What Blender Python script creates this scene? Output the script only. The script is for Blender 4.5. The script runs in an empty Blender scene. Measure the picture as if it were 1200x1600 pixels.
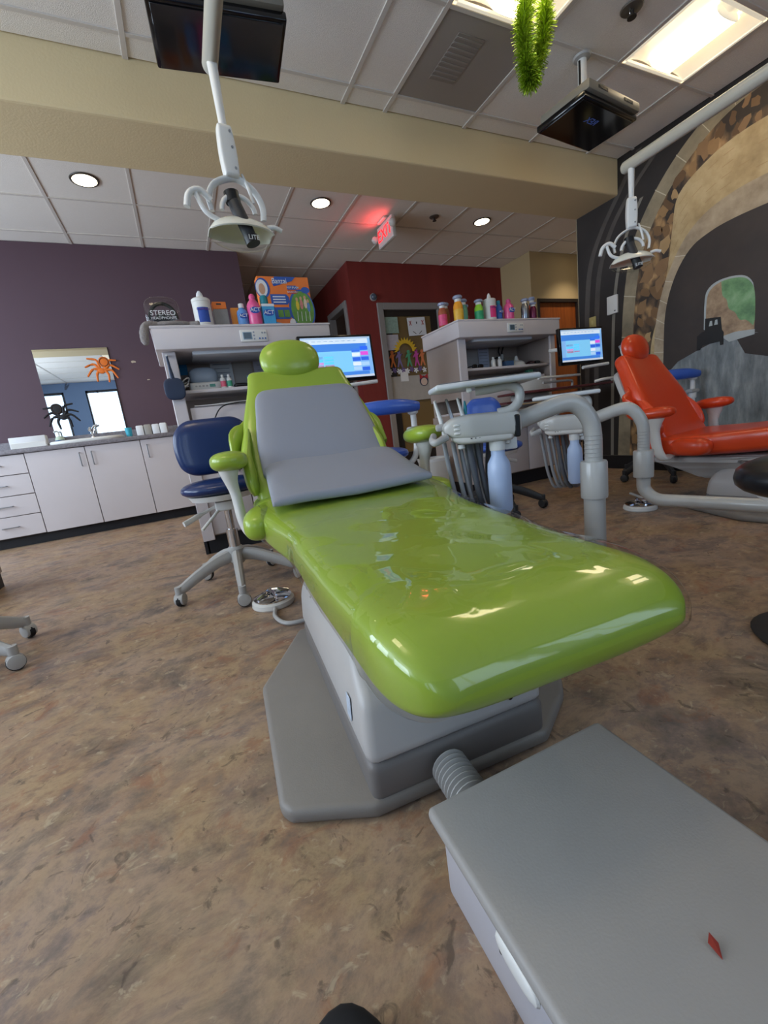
import bpy, bmesh, math, random
from mathutils import Vector, Matrix, Euler, noise
random.seed(7)
PI = math.pi
C = bpy.context.scene.collection
scene = bpy.context.scene
V = Vector

# ------------------------------------------------------------------ camera
cam_d = bpy.data.cameras.new('camera')
cam = bpy.data.objects.new('camera', cam_d); C.objects.link(cam)
right = V((0.8943423, -0.42937893, -0.12564072))
down = V((-0.19937114, -0.13110705, -0.97111384))
fwd = V((0.40050344, 0.89355732, -0.20286035))
mw = Matrix.Identity(4)
for i, col in enumerate((right, -down, -fwd)):
    for r in range(3): mw[r][i] = col[r]
mw[2][3] = 0.70
cam.matrix_world = mw
cam_d.sensor_fit = 'HORIZONTAL'; cam_d.sensor_width = 36.0
cam_d.lens = 652.3 / 1200 * 36.0
cam_d.clip_start = 0.02
scene.camera = cam

# ------------------------------------------------------------------ world, daylight, exposure
world = bpy.data.worlds.new('sky'); scene.world = world; world.use_nodes = True
wn = world.node_tree.nodes; bgn = wn['Background']
bgn.inputs[0].default_value = (0.60, 0.78, 1.0, 1); bgn.inputs[1].default_value = 2.0
scene.view_settings.view_transform = 'Standard'; scene.view_settings.look = 'None'
scene.view_settings.gamma = 1.0; scene.view_settings.use_curve_mapping = False
scene.view_settings.exposure = -0.15
scene.cycles.use_denoising = True

def area(name, loc, rot, sx, sy, power, colr):
    d = bpy.data.lights.new(name, 'AREA'); d.shape = 'RECTANGLE'; d.size = sx; d.size_y = sy
    d.energy = power; d.color = colr
    o = bpy.data.objects.new(name, d); C.objects.link(o); o.location = loc; o.rotation_euler = rot
    return o
DAY = (0.74, 0.86, 1.0); WARM = (1.0, 0.90, 0.76)
# daylight that comes in through the windows of the wall behind the camera and of the left wall, whose last window is an addition
WIN_FRONT = [(-3.15, -2.30), (-1.86, -1.15), (0.55, 1.55), (1.80, 2.80)]
WIN_LEFT = [(0.2, 1.5), (1.9, 3.2), (3.6, 4.9)]  # last span: unseen window added to brighten the rear of the room
for k, (a, b) in enumerate(WIN_FRONT):
    area('window_daylight', ((a + b) / 2, -1.62, 1.60), (PI / 2, 0, 0), b - a - .08, 1.50, 6, DAY)
for k, (a, b) in enumerate(WIN_LEFT):
    area('window_daylight', (-3.22, (a + b) / 2, 1.60), (PI / 2, 0, -PI / 2), b - a - .08, 1.50, 62, DAY)

# ------------------------------------------------------------------ material helper
def srgb(h):
    h = h.lstrip('#'); out = []
    for i in (0, 2, 4):
        c = int(h[i:i + 2], 16) / 255
        out.append(c / 12.92 if c <= .04045 else ((c + .055) / 1.055) ** 2.4)
    return (*out, 1)
MATS = {}
def M(name, hexc, rough=.5, metal=0, coat=0, var=.08, scale=14, bump=0, bscale=60, emit=0, trans=0, alpha=1, spec=.5, ior=1.45):
    if name in MATS: return MATS[name]
    m = bpy.data.materials.new(name); m.use_nodes = True; nt = m.node_tree; n = nt.nodes
    b = n['Principled BSDF']; col = srgb(hexc)
    b.inputs['Roughness'].default_value = rough; b.inputs['Metallic'].default_value = metal
    b.inputs['Coat Weight'].default_value = coat; b.inputs['Coat Roughness'].default_value = .08
    b.inputs['Transmission Weight'].default_value = trans; b.inputs['Alpha'].default_value = alpha
    b.inputs['Specular IOR Level'].default_value = spec; b.inputs['IOR'].default_value = ior
    b.inputs['Base Color'].default_value = col
    tc = n.new('ShaderNodeTexCoord')
    if var:
        t = n.new('ShaderNodeTexNoise'); t.inputs['Scale'].default_value = scale; t.inputs['Detail'].default_value = 4
        nt.links.new(tc.outputs['Object'], t.inputs['Vector'])
        mx = n.new('ShaderNodeMix'); mx.data_type = 'RGBA'
        mx.inputs[6].default_value = tuple(c * (1 - var) for c in col[:3]) + (1,)
        mx.inputs[7].default_value = tuple(min(1, c * (1 + var)) for c in col[:3]) + (1,)
        nt.links.new(t.outputs['Fac'], mx.inputs[0]); nt.links.new(mx.outputs[2], b.inputs['Base Color'])
        if emit: nt.links.new(mx.outputs[2], b.inputs['Emission Color'])
    if emit:
        b.inputs['Emission Color'].default_value = col; b.inputs['Emission Strength'].default_value = emit
    if bump:
        t2 = n.new('ShaderNodeTexNoise'); t2.inputs['Scale'].default_value = bscale; t2.inputs['Detail'].default_value = 5
        nt.links.new(tc.outputs['Object'], t2.inputs['Vector'])
        bp = n.new('ShaderNodeBump'); bp.inputs['Strength'].default_value = bump; bp.inputs['Distance'].default_value = .01
        nt.links.new(t2.outputs['Fac'], bp.inputs['Height']); nt.links.new(bp.outputs['Normal'], b.inputs['Normal'])
    MATS[name] = m
    return m

# ------------------------------------------------------------------ mesh helpers
def B(): return bmesh.new()
def bx(c, s, bev=0, seg=2, bm=None, rot=None):
    """bevelled box centred at c with size s"""
    t = bmesh.new(); bmesh.ops.create_cube(t, size=1)
    bmesh.ops.scale(t, vec=s, verts=t.verts)
    if bev: bmesh.ops.bevel(t, geom=list(t.edges), offset=min(bev, min(s) * .49), segments=seg, affect='EDGES', profile=.5)
    if rot is not None: bmesh.ops.rotate(t, cent=(0, 0, 0), matrix=Euler(rot).to_matrix(), verts=t.verts)
    bmesh.ops.translate(t, vec=c, verts=t.verts)
    return join(bm, t)
def join(bm, t):
    if bm is None: return t
    me = bpy.data.meshes.new('tmp'); t.to_mesh(me); t.free(); bm.from_mesh(me); bpy.data.meshes.remove(me)
    return bm
def bb(x0, x1, y0, y1, z0, z1, bev=0, seg=2, bm=None):
    return bx(((x0 + x1) / 2, (y0 + y1) / 2, (z0 + z1) / 2), (x1 - x0, y1 - y0, z1 - z0), bev, seg, bm)
def loft(rings, cap=True, closed=True, bm=None):
    t = bmesh.new()
    vs = [[t.verts.new(p) for p in r] for r in rings]
    for a, b in zip(vs, vs[1:]):
        n = len(a)
        for i in range(n if closed else n - 1):
            j = (i + 1) % n
            t.faces.new((a[i], a[j], b[j], b[i]))
    if cap and closed:
        t.faces.new(list(reversed(vs[0]))); t.faces.new(vs[-1])
    bmesh.ops.recalc_face_normals(t, faces=t.faces)
    return join(bm, t)
def sm(pts, k=6, closed=False):
    """Catmull-Rom through pts"""
    P = [V(p) for p in pts]; out = []; n = len(P)
    for i in range(n if closed else n - 1):
        if closed: p0, p1, p2, p3 = P[i - 1], P[i], P[(i + 1) % n], P[(i + 2) % n]
        else:
            p1, p2 = P[i], P[i + 1]
            p0 = P[i - 1] if i else p1 * 2 - p2
            p3 = P[i + 2] if i + 2 < n else p2 * 2 - p1
        for j in range(k):
            t = j / k
            out.append(.5 * ((2 * p1) + (p2 - p0) * t + (2 * p0 - 5 * p1 + 4 * p2 - p3) * t * t + (3 * p1 - p0 - 3 * p2 + p3) * t ** 3))
    if not closed: out.append(P[-1].copy())
    return out
def tube(pts, r, n=10, closed=False, bm=None, flat=1.0, up=None):
    """sweep a circle (or flattened ellipse) along pts; r number or list"""
    P = [V(p) for p in pts]; m = len(P); rings = []
    nrm = None
    for i in range(m):
        if closed: tg = P[(i + 1) % m] - P[i - 1]
        else: tg = P[min(i + 1, m - 1)] - P[max(i - 1, 0)]
        tg.normalize()
        if up is not None: nrm = V(up) - tg * tg.dot(V(up))
        elif nrm is None: nrm = tg.orthogonal()
        else: nrm = nrm - tg * tg.dot(nrm)
        nrm.normalize(); bn = tg.cross(nrm)
        rr = r[min(i, len(r) - 1)] if isinstance(r, (list, tuple)) else r
        rings.append([P[i] + (nrm * math.cos(a) + bn * math.sin(a) * flat) * rr for a in [2 * PI * q / n for q in range(n)]])
    if closed: rings.append(rings[0]); 
    t = loft(rings, cap=not closed)
    if closed: bmesh.ops.remove_doubles(t, verts=t.verts, dist=1e-6)
    return join(bm, t)
def lathe(prof, n=24, loc=(0, 0, 0), bm=None, axis='z', cap=True, sx=1.0, sy=1.0):
    rings = []
    for r, z in prof:
        rings.append([V((max(r, 1e-4) * math.cos(a) * sx, max(r, 1e-4) * math.sin(a) * sy, z)) for a in [2 * PI * q / n for q in range(n)]])
    t = loft(rings, cap=cap)
    if axis == 'x': bmesh.ops.rotate(t, cent=(0, 0, 0), matrix=Matrix.Rotation(PI / 2, 3, 'Y'), verts=t.verts)
    if axis == 'y': bmesh.ops.rotate(t, cent=(0, 0, 0), matrix=Matrix.Rotation(-PI / 2, 3, 'X'), verts=t.verts)
    bmesh.ops.translate(t, vec=loc, verts=t.verts)
    return join(bm, t)
def prism(poly, z0, z1, bev=0, seg=2, bm=None):
    t = bmesh.new()
    a = [t.verts.new((x, y, z0)) for x, y in poly]; f = t.faces.new(a)
    r = bmesh.ops.extrude_face_region(t, geom=[f])
    vs = [g for g in r['geom'] if isinstance(g, bmesh.types.BMVert)]
    bmesh.ops.translate(t, vec=(0, 0, z1 - z0), verts=vs)
    bmesh.ops.recalc_face_normals(t, faces=t.faces)
    if bev: bmesh.ops.bevel(t, geom=list(t.edges), offset=bev, segments=seg, affect='EDGES', profile=.5)
    return join(bm, t)
def se(n, ex):
    """unit super-ellipse"""
    out = []
    for q in range(n):
        a = 2 * PI * q / n; c, s = math.cos(a), math.sin(a)
        out.append((math.copysign(abs(c) ** (2 / ex), c), math.copysign(abs(s) ** (2 / ex), s)))
    return out
def ends(t, L, r0, r1, p=2.2):
    e = 1.0
    if t < r0: e = min(e, (max(0, 1 - (1 - t / r0) ** p)) ** (1 / p))
    if L - t < r1: e = min(e, (max(0, 1 - (1 - (L - t) / r1) ** p)) ** (1 / p))
    return max(e, .02)
def stations(L, r0, r1, m=26):
    s = set()
    for q in range(10):
        a = PI / 2 * q / 10
        s.add(round(r0 * (1 - math.cos(a)), 5)); s.add(round(L - r1 * (1 - math.cos(a)), 5))
    for q in range(m + 1): s.add(round(r0 + (L - r0 - r1) * q / m, 5))
    return sorted(s)
def cushion(L, org, ax, rt, up, hw, hh, r0=.05, r1=.05, N=32, ex=4, m=16, wmin=.45, dish=0, bm=None, cen=None, p=2.2):
    """padded slab swept along ax: hw(t), hh(t) half width and half thickness"""
    org, ax, rt, up = V(org), V(ax).normalized(), V(rt).normalized(), V(up).normalized()
    base = se(N, ex); rings = []
    for t in stations(L, r0, r1, m):
        e = ends(t, L, r0, r1, p); w = hw(t) if callable(hw) else hw; h = hh(t) if callable(hh) else hh
        ww = w * (wmin + (1 - wmin) * e) if wmin < 1 else w; h2 = h * e
        if e <= .021: ww = w * wmin
        c = org + ax * t + (up * cen(t) if cen else V((0, 0, 0)))
        rings.append([c + rt * (x * ww) + up * (z * h2 + (dish * (x * x) * e if z > 0 else 0)) for x, z in base])
    return loft(rings, bm=bm)
def pillow(c, s, ex=2.6, n=28, m=16, bm=None, rot=None):
    """super-ellipsoid cushion"""
    rings = []
    for q in range(1, m):
        a = -PI / 2 + PI * q / m; cz, sz = math.cos(a), math.sin(a)
        k = abs(cz) ** (2 / ex); z = math.copysign(abs(sz) ** (2 / ex), sz)
        rings.append([V((x * k * s[0] / 2, y * k * s[1] / 2, z * s[2] / 2)) for x, y in se(n, ex)])
    t = loft(rings)
    if rot is not None: bmesh.ops.rotate(t, cent=(0, 0, 0), matrix=Euler(rot).to_matrix(), verts=t.verts)
    bmesh.ops.translate(t, vec=c, verts=t.verts)
    return join(bm, t)
def text(s, size, depth=.001, loc=(0, 0, 0), rot=(0, 0, 0), flip=False, align='CENTER', bm=None):
    cu = bpy.data.curves.new('tmp_text', 'FONT'); cu.body = s; cu.size = size; cu.extrude = depth / 2; cu.align_x = align; cu.align_y = 'CENTER'
    o = bpy.data.objects.new('tmp_text', cu); C.objects.link(o)
    me = bpy.data.meshes.new_from_object(o)
    t = bmesh.new(); t.from_mesh(me)
    bpy.data.objects.remove(o); bpy.data.curves.remove(cu); bpy.data.meshes.remove(me)
    if flip: bmesh.ops.scale(t, vec=(-1, 1, 1), verts=t.verts)
    bmesh.ops.rotate(t, cent=(0, 0, 0), matrix=Euler(rot).to_matrix(), verts=t.verts)
    bmesh.ops.translate(t, vec=loc, verts=t.verts)
    return join(bm, t)
FACE = (PI / 2, 0, 0)          # lay a text or plate up so that it faces -y
def xf(bm, mat):
    bmesh.ops.transform(bm, matrix=mat, verts=bm.verts); return bm
def move(bm, v):
    bmesh.ops.translate(bm, vec=v, verts=bm.verts); return bm
def rotz(bm, a):
    bmesh.ops.rotate(bm, cent=(0, 0, 0), matrix=Matrix.Rotation(a, 3, 'Z'), verts=bm.verts); return bm

# ------------------------------------------------------------------ object helpers
def obj(name, bm, m, parent=None, smooth=True, label=None, kind=None, loc=None):
    me = bpy.data.meshes.new(name)
    if smooth:
        for f in bm.faces: f.smooth = True
        for e in bm.edges:
            if len(e.link_faces) == 2 and e.calc_face_angle(0) > math.radians(38): e.smooth = False
    bm.to_mesh(me); bm.free()
    me.materials.append(m)
    o = bpy.data.objects.new(name, me); C.objects.link(o)
    if parent: o.parent = parent
    if loc: o.location = loc
    if label: o['label'] = label
    if kind: o['kind'] = kind
    return o
def share(src, parent, loc=(0, 0, 0), rot=(0, 0, 0), scale=(1, 1, 1), m=None, name=None):
    o = bpy.data.objects.new(name or src.name.split('.')[0], src.data); C.objects.link(o)
    o.parent = parent; o.location = loc; o.rotation_euler = rot; o.scale = scale
    return o
def tag(o, label, cat, group=None):
    o['label'] = label; o['category'] = cat
    if group: o['group'] = group
    return o
def thing(name, label, cat, loc=(0, 0, 0), rz=0, group=None):
    o = bpy.data.objects.new(name, None); C.objects.link(o); o.empty_display_size = .05
    o.location = loc; o.rotation_euler = (0, 0, rz)
    return tag(o, label, cat, group)
def struct(name, bm, m, parent=None, smooth=False):
    o = obj(name, bm, m, parent, smooth)
    if parent is None: o['kind'] = 'structure'
    return o

# ------------------------------------------------------------------ shared materials
white_pl = M('white_plastic', '#d9d8d4', .32, var=.03)
offwhite = M('offwhite_enamel', '#cfccc6', .35, var=.04)
grey_pl = M('grey_plastic', '#a9a7a4', .4, var=.04)
taupe_pl = M('taupe_plastic', '#807a74', .5, var=.06, bump=.08, bscale=400)
dark_pl = M('dark_plastic', '#2a2b2e', .5, var=.1)
black_pl = M('black_plastic', '#0e0e10', .35, var=.1)
rubber = M('black_rubber', '#17171a', .8, var=.1)
chrome = M('chrome', '#d8d8da', .08, metal=1, var=.02)
steel = M('brushed_steel', '#9fa0a3', .3, metal=1, var=.08)
laminate = M('pale_laminate', '#cbc4c6', .42, var=.03, scale=5)
lam_side = M('taupe_laminate', '#a2948c', .5, var=.06, scale=6)
kickm = M('black_kickboard', '#1b1c22', .5, var=.1)
paper = M('white_paper', '#dfe0e2', .8, var=.04)
def film_mat(name, wrinkle=.12):
    m = bpy.data.materials.new(name); m.use_nodes = True; nt = m.node_tree; n = nt.nodes
    out = n['Material Output']; n.remove(n['Principled BSDF'])
    tr = n.new('ShaderNodeBsdfTransparent'); tr.inputs[0].default_value = (.96, .97, .94, 1)
    gl = n.new('ShaderNodeBsdfGlossy'); gl.inputs['Roughness'].default_value = .035
    fr = n.new('ShaderNodeFresnel'); fr.inputs['IOR'].default_value = 1.5
    mx = n.new('ShaderNodeMixShader')
    tc = n.new('ShaderNodeTexCoord'); nz = n.new('ShaderNodeTexNoise'); nz.inputs['Scale'].default_value = 7; nz.inputs['Detail'].default_value = 3
    bp = n.new('ShaderNodeBump'); bp.inputs['Strength'].default_value = wrinkle; bp.inputs['Distance'].default_value = .02
    nt.links.new(tc.outputs['Object'], nz.inputs['Vector']); nt.links.new(nz.outputs['Fac'], bp.inputs['Height'])
    nt.links.new(bp.outputs[0], gl.inputs['Normal']); nt.links.new(bp.outputs[0], fr.inputs['Normal'])
    ge = n.new('ShaderNodeNewGeometry'); inv = n.new('ShaderNodeMath'); inv.operation = 'SUBTRACT'; inv.inputs[0].default_value = 1.0
    nt.links.new(ge.outputs['Backfacing'], inv.inputs[1]); mu = n.new('ShaderNodeMath'); mu.operation = 'MULTIPLY'
    nt.links.new(fr.outputs[0], mu.inputs[0]); nt.links.new(inv.outputs[0], mu.inputs[1])
    nt.links.new(mu.outputs[0], mx.inputs[0]); nt.links.new(tr.outputs[0], mx.inputs[1]); nt.links.new(gl.outputs[0], mx.inputs[2])
    nt.links.new(mx.outputs[0], out.inputs['Surface'])
    return m
FILM = film_mat('clear_plastic_film'); CLEAR = film_mat('clear_plastic_shell', .02)
# ================================================================== STRUCTURE
def ramp_mat(name, stops, scale, detail=8, rough=.5, dist=0, tex='NOISE', bump=0, coat=0, stretch=(1, 1, 1), spec=.5):
    m = bpy.data.materials.new(name); m.use_nodes = True; nt = m.node_tree; n = nt.nodes; b = n['Principled BSDF']
    b.inputs['Roughness'].default_value = rough; b.inputs['Coat Weight'].default_value = coat; b.inputs['Specular IOR Level'].default_value = spec
    tc = n.new('ShaderNodeTexCoord'); mp = n.new('ShaderNodeMapping'); mp.inputs['Scale'].default_value = stretch
    nt.links.new(tc.outputs['Object'], mp.inputs['Vector'])
    if tex == 'VOR':
        t = n.new('ShaderNodeTexVoronoi'); t.feature = 'F1'
        nz = n.new('ShaderNodeTexNoise'); nz.inputs['Scale'].default_value = 5; nz.inputs['Detail'].default_value = 5
        nt.links.new(mp.outputs[0], nz.inputs['Vector'])
        ad = n.new('ShaderNodeVectorMath'); ad.operation = 'MULTIPLY_ADD'; ad.inputs[1].default_value = (.3, .3, .3)
        nt.links.new(nz.outputs['Color'], ad.inputs[0]); nt.links.new(mp.outputs[0], ad.inputs[2]); nt.links.new(ad.outputs[0], t.inputs['Vector'])
        out = t.outputs['Distance']
    else:
        t = n.new('ShaderNodeTexNoise'); t.inputs['Detail'].default_value = detail; t.inputs['Roughness'].default_value = .62; t.inputs['Distortion'].default_value = dist
        nt.links.new(mp.outputs[0], t.inputs['Vector']); out = t.outputs['Fac']
    t.inputs['Scale'].default_value = scale
    cr = n.new('ShaderNodeValToRGB'); e = cr.color_ramp.elements
    while len(e) < len(stops): e.new(.5)
    for el, (p, h) in zip(e, stops): el.position = p; el.color = srgb(h)
    nt.links.new(out, cr.inputs[0]); nt.links.new(cr.outputs[0], b.inputs['Base Color'])
    if bump:
        bp = n.new('ShaderNodeBump'); bp.inputs['Strength'].default_value = bump; bp.inputs['Distance'].default_value = .005
        nt.links.new(out, bp.inputs['Height']); nt.links.new(bp.outputs['Normal'], b.inputs['Normal'])
    MATS[name] = m
    return m

def floor_mat():
    m = bpy.data.materials.new('marbled_linoleum'); m.use_nodes = True; nt = m.node_tree; n = nt.nodes; b = n['Principled BSDF']
    b.inputs['Roughness'].default_value = .42; b.inputs['Specular IOR Level'].default_value = .35
    tc = n.new('ShaderNodeTexCoord'); co = tc.outputs['Object']
    def noi(scale, detail, dist, rough=.6, vec=None):
        t = n.new('ShaderNodeTexNoise'); t.inputs['Scale'].default_value = scale; t.inputs['Detail'].default_value = detail
        t.inputs['Distortion'].default_value = dist; t.inputs['Roughness'].default_value = rough
        nt.links.new(vec or co, t.inputs['Vector']); return t
    def ramp(src, stops):
        cr = n.new('ShaderNodeValToRGB'); e = cr.color_ramp.elements
        while len(e) < len(stops): e.new(.5)
        for el, (p, h) in zip(e, stops): el.position = p; el.color = srgb(h)
        nt.links.new(src, cr.inputs[0]); return cr
    def mixc(f, a, c):
        x = n.new('ShaderNodeMix'); x.data_type = 'RGBA'; nt.links.new(f, x.inputs[0]); nt.links.new(a, x.inputs[6]); nt.links.new(c, x.inputs[7]); return x.outputs[2]
    mp = n.new('ShaderNodeMapping'); mp.inputs['Scale'].default_value = (1, 1.35, 1); mp.inputs['Rotation'].default_value = (0, 0, .5)
    nt.links.new(co, mp.inputs['Vector'])
    def rgb(h):
        r = n.new('ShaderNodeRGB'); r.outputs[0].default_value = srgb(h); return r.outputs[0]
    base = ramp(noi(3.4, 12, .35, .72, mp.outputs[0]).outputs['Fac'], [(.33, '#4e4644'), (.42, '#7d6d61'), (.50, '#a58b74'), (.56, '#877469'), (.66, '#5f5854')])
    warm = ramp(noi(6.5, 12, .3, .72, mp.outputs[0]).outputs['Fac'], [(.35, '#6b4f3a'), (.46, '#ab9068'), (.54, '#8d6c4e'), (.65, '#57504a')])
    f1 = ramp(noi(2.2, 5, .3).outputs['Fac'], [(.42, '#000000'), (.58, '#d0d0d0')])
    col = mixc(f1.outputs[0], base.outputs[0], warm.outputs[0])
    f2 = ramp(noi(7.5, 8, .7, .66, mp.outputs[0]).outputs['Fac'], [(.565, '#000000'), (.65, '#c0c0c0')])
    col = mixc(f2.outputs[0], col, rgb('#8f5c42'))
    f5 = ramp(noi(10, 8, .5, .66).outputs['Fac'], [(.56, '#000000'), (.64, '#808080')])
    col = mixc(f5.outputs[0], col, rgb('#6a6660'))
    f3 = ramp(noi(24, 7, .9, .62, mp.outputs[0]).outputs['Fac'], [(.60, '#000000'), (.67, '#b8b8b8')])
    col = mixc(f3.outputs[0], col, rgb('#bfae90'))
    f4 = ramp(noi(21, 7, 1.1, .62).outputs['Fac'], [(.335, '#c8c8c8'), (.40, '#000000')])
    col = mixc(f4.outputs[0], col, rgb('#463b34'))
    nt.links.new(col, b.inputs['Base Color'])
    rr = n.new('ShaderNodeMapRange'); rr.inputs[3].default_value = .34; rr.inputs[4].default_value = .52
    nt.links.new(noi(8, 4, 0).outputs['Fac'], rr.inputs[0]); nt.links.new(rr.outputs[0], b.inputs['Roughness'])
    return m
floor = struct('floor', bb(-3.4, 6.9, -1.8, 8.6, -.10, 0), floor_mat())

tile_m = M('ceiling_tile_board', '#ece5dc', .9, var=.05, scale=90, bump=.35, bscale=260)
bar_m = M('ceiling_grid_paint', '#cfc7be', .6, var=.03)
def ceiling(xs, ys, z, label_holes=()):
    slab = struct('ceiling', bb(xs[0], xs[-1], ys[0], ys[-1], z + .035, z + .12), bar_m)
    cache = {}
    for i in range(len(xs) - 1):
        for j in range(len(ys) - 1):
            if (i, j) in label_holes: continue
            w, d = xs[i + 1] - xs[i], ys[j + 1] - ys[j]; key = (round(w, 3), round(d, 3))
            loc = ((xs[i] + xs[i + 1]) / 2, (ys[j] + ys[j + 1]) / 2, z + .012)
            if key not in cache:
                o = struct('ceiling_tile', bx((0, 0, 0), (w - .012, d - .012, .016), .003, 1), tile_m, slab); o.location = loc; cache[key] = o
            else:
                share(cache[key], slab, loc)
    for x in xs[1:-1]: struct('grid_bar', bb(x - .013, x + .013, ys[0], ys[-1], z - .003, z + .006, .001, 1), bar_m, slab)
    for y in ys[1:-1]: struct('grid_bar', bb(xs[0], xs[-1], y - .011, y + .011, z - .002, z + .005, .001, 1), bar_m, slab)
    return slab
FX = [-3.25, -2.17, -1.02, .13, 1.28, 1.565, 2.175, 2.785, 3.395, 3.76]
FY = [-1.65, -1.0, -.28, .32, .92, 1.50, 1.98, 2.55, 2.69]
ZC = 2.62; ZR = 2.88
holes = {(5, 5), (7, 5), (5, 6), (7, 3), (2, 4)}
ceil_front = ceiling(FX, FY, ZC, holes)
RX = [-3.25, -2.55, -1.9, -1.25, -.602, .045, .70, 1.35, 2.0, 2.65, 3.3, 3.95, 4.6, 5.25, 5.9, 6.6]
RY = [3.11, 3.45, 4.05, 4.63, 5.27, 5.92, 6.57, 7.2, 7.85, 8.5]
ceil_rear = ceiling(RX, RY, ZR)

beam_m = M('beam_tan_paint', '#d9c59b', .7, var=.03, scale=3, bump=.1, bscale=90)
struct('wall_beam', bb(-3.25, 6.6, 2.69, 3.12, 2.356, 3.0, .012, 2), beam_m)

purple_m = M('purple_paint', '#55404a', .62, var=.06, scale=2.5, bump=.08, bscale=120)
wb = struct('wall_back', bb(-3.25, 1.02, 5.5, 5.64, 0, 2.88), purple_m)
chip_m = M('bare_plaster_chip', '#b9aa96', .9, var=.1)
for x, z, r in ((-.298, 1.719, .022), (-.19, 1.522, .013)):
    poly = [(r * (1 + .5 * random.random()) * math.cos(a), r * .6 * (.6 + .7 * random.random()) * math.sin(a)) for a in [2 * PI * q / 9 for q in range(9)]]
    struct('paint_chip', xf(prism(poly, 0, .003), Matrix.Translation((x, 5.5, z)) @ Matrix.Rotation(PI / 2, 4, 'X')), chip_m, wb)
red_m = ramp_mat('red_paint', [(.35, '#742520'), (.65, '#822c26')], 1.2, 4, .6, bump=.02, stretch=(3, 3, .6))
struct('wall_red', bb(2.44, 2.81, 5.62, 5.76, 0, 2.88, bm=bb(2.81, 3.90, 5.62, 5.76, 2.36, 2.88, bm=bb(3.90, 5.06, 5.62, 5.76, 0, 2.88))), red_m)
struct('wall_hallway', bb(2.44, 2.58, 5.76, 5.80, 0, 2.88, bm=bb(2.44, 2.58, 5.80, 6.58, 2.45, 2.88, bm=bb(2.44, 2.58, 6.58, 8.5, 0, 2.88))), red_m)
hall_m = M('hallway_beige_paint', '#a08d70', .7, var=.05, scale=3)
struct('wall_hall_end', bb(-3.25, 6.6, 8.4, 8.5, 0, 2.88), hall_m)
struct('wall_hall_side', bb(.9, 1.02, 5.64, 8.4, 0, 2.88), purple_m)
beige_m = M('beige_paint', '#bca57c', .7, var=.05, scale=2)
struct('wall_alcove', bb(5.06, 5.17, 5.0, 5.62, 0, 2.88, bm=bb(5.17, 6.5, 5.0, 5.1, 2.24, 2.88, bm=bb(6.05, 6.5, 5.0, 5.1, 0, 2.24))), beige_m)
struct('wall_far_right', bb(6.5, 6.6, -1.75, 8.4, 0, 2.9), beige_m)

# wall behind the camera with its windows, blue above
blue_m = M('blue_paint', '#6f87a8', .6, var=.05, scale=2)
def window_wall(name, spans, lo, hi, horizontal):
    b = B(); z0, z1 = .85, 2.42; edges = [lo] + [v for s in spans for v in s] + [hi]
    segs = [(edges[i], edges[i + 1]) for i in range(0, len(edges), 2)]
    def add(a, c, za, zb):
        if horizontal: bb(a, c, -1.78, -1.65, za, zb, bm=b)
        else: bb(-3.38, -3.25, a, c, za, zb, bm=b)
    for a, c in segs: add(a, c, 0, 2.9)
    for a, c in spans: add(a, c, 0, z0); add(a, c, z1, 2.9)
    return struct(name, b, blue_m)
wf = window_wall('wall_front', WIN_FRONT, -3.25, 6.5, True)
wl = window_wall('wall_left', WIN_LEFT, -1.65, 8.4, False)
frame_m = M('dark_window_frame', '#2b2a2e', .5, var=.08)
glass_m = M('window_glass', '#dbe8f2', .02, trans=1, var=0, ior=1.02)
k = 1
def window(a, c, horizontal):
    global k
    z0, z1 = .85, 2.42; fr = B(); w = .05
    def add(p, q, za, zb, bm, t=.05):
        if horizontal: bb(p, q, -1.73, -1.73 + t, za, zb, .004, 1, bm)
        else: bb(-3.33, -3.33 + t, p, q, za, zb, .004, 1, bm)
    e = obj('window_%d' % k, add(a, a + w, z0, z1, fr) or fr, frame_m); k += 1
    e['kind'] = 'structure'
    for p, q, za, zb in ((c - w, c, z0, z1), (a, c, z0, z0 + w), (a, c, z1 - w, z1), ((a * .65 + c * .35) - .02, (a * .65 + c * .35) + .02, z0, z1)):
        t = B(); add(p, q, za, zb, t); struct('window_frame', t, frame_m, e)
    t = B(); add(a + w, c - w, z0 + w, z1 - w, t, .008); struct('pane', t, glass_m, e)
for a, c in WIN_FRONT: window(a, c, True)
for a, c in WIN_LEFT: window(a, c, False)  # includes the added rear one
# whale tail painted on the blue wall (seen in the mirror)
whale_m = M('whale_grey_paint', '#4a5568', .6, var=.1)
tail = [(0, 0), (.05, .16), (.17, .27), (.22, .26), (.14, .17), (.09, .09), (.13, .1), (.2, .16), (.24, .15), (.17, .05), (.06, -.1), (-.02, -.1)]
struct('painted_whale_tail', xf(prism(tail, 0, .002), Matrix.Translation((-2.25, -1.648, 2.52)) @ Matrix.Scale(.5, 4) @ Matrix.Rotation(PI / 2, 4, 'X')), whale_m, wf)

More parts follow.
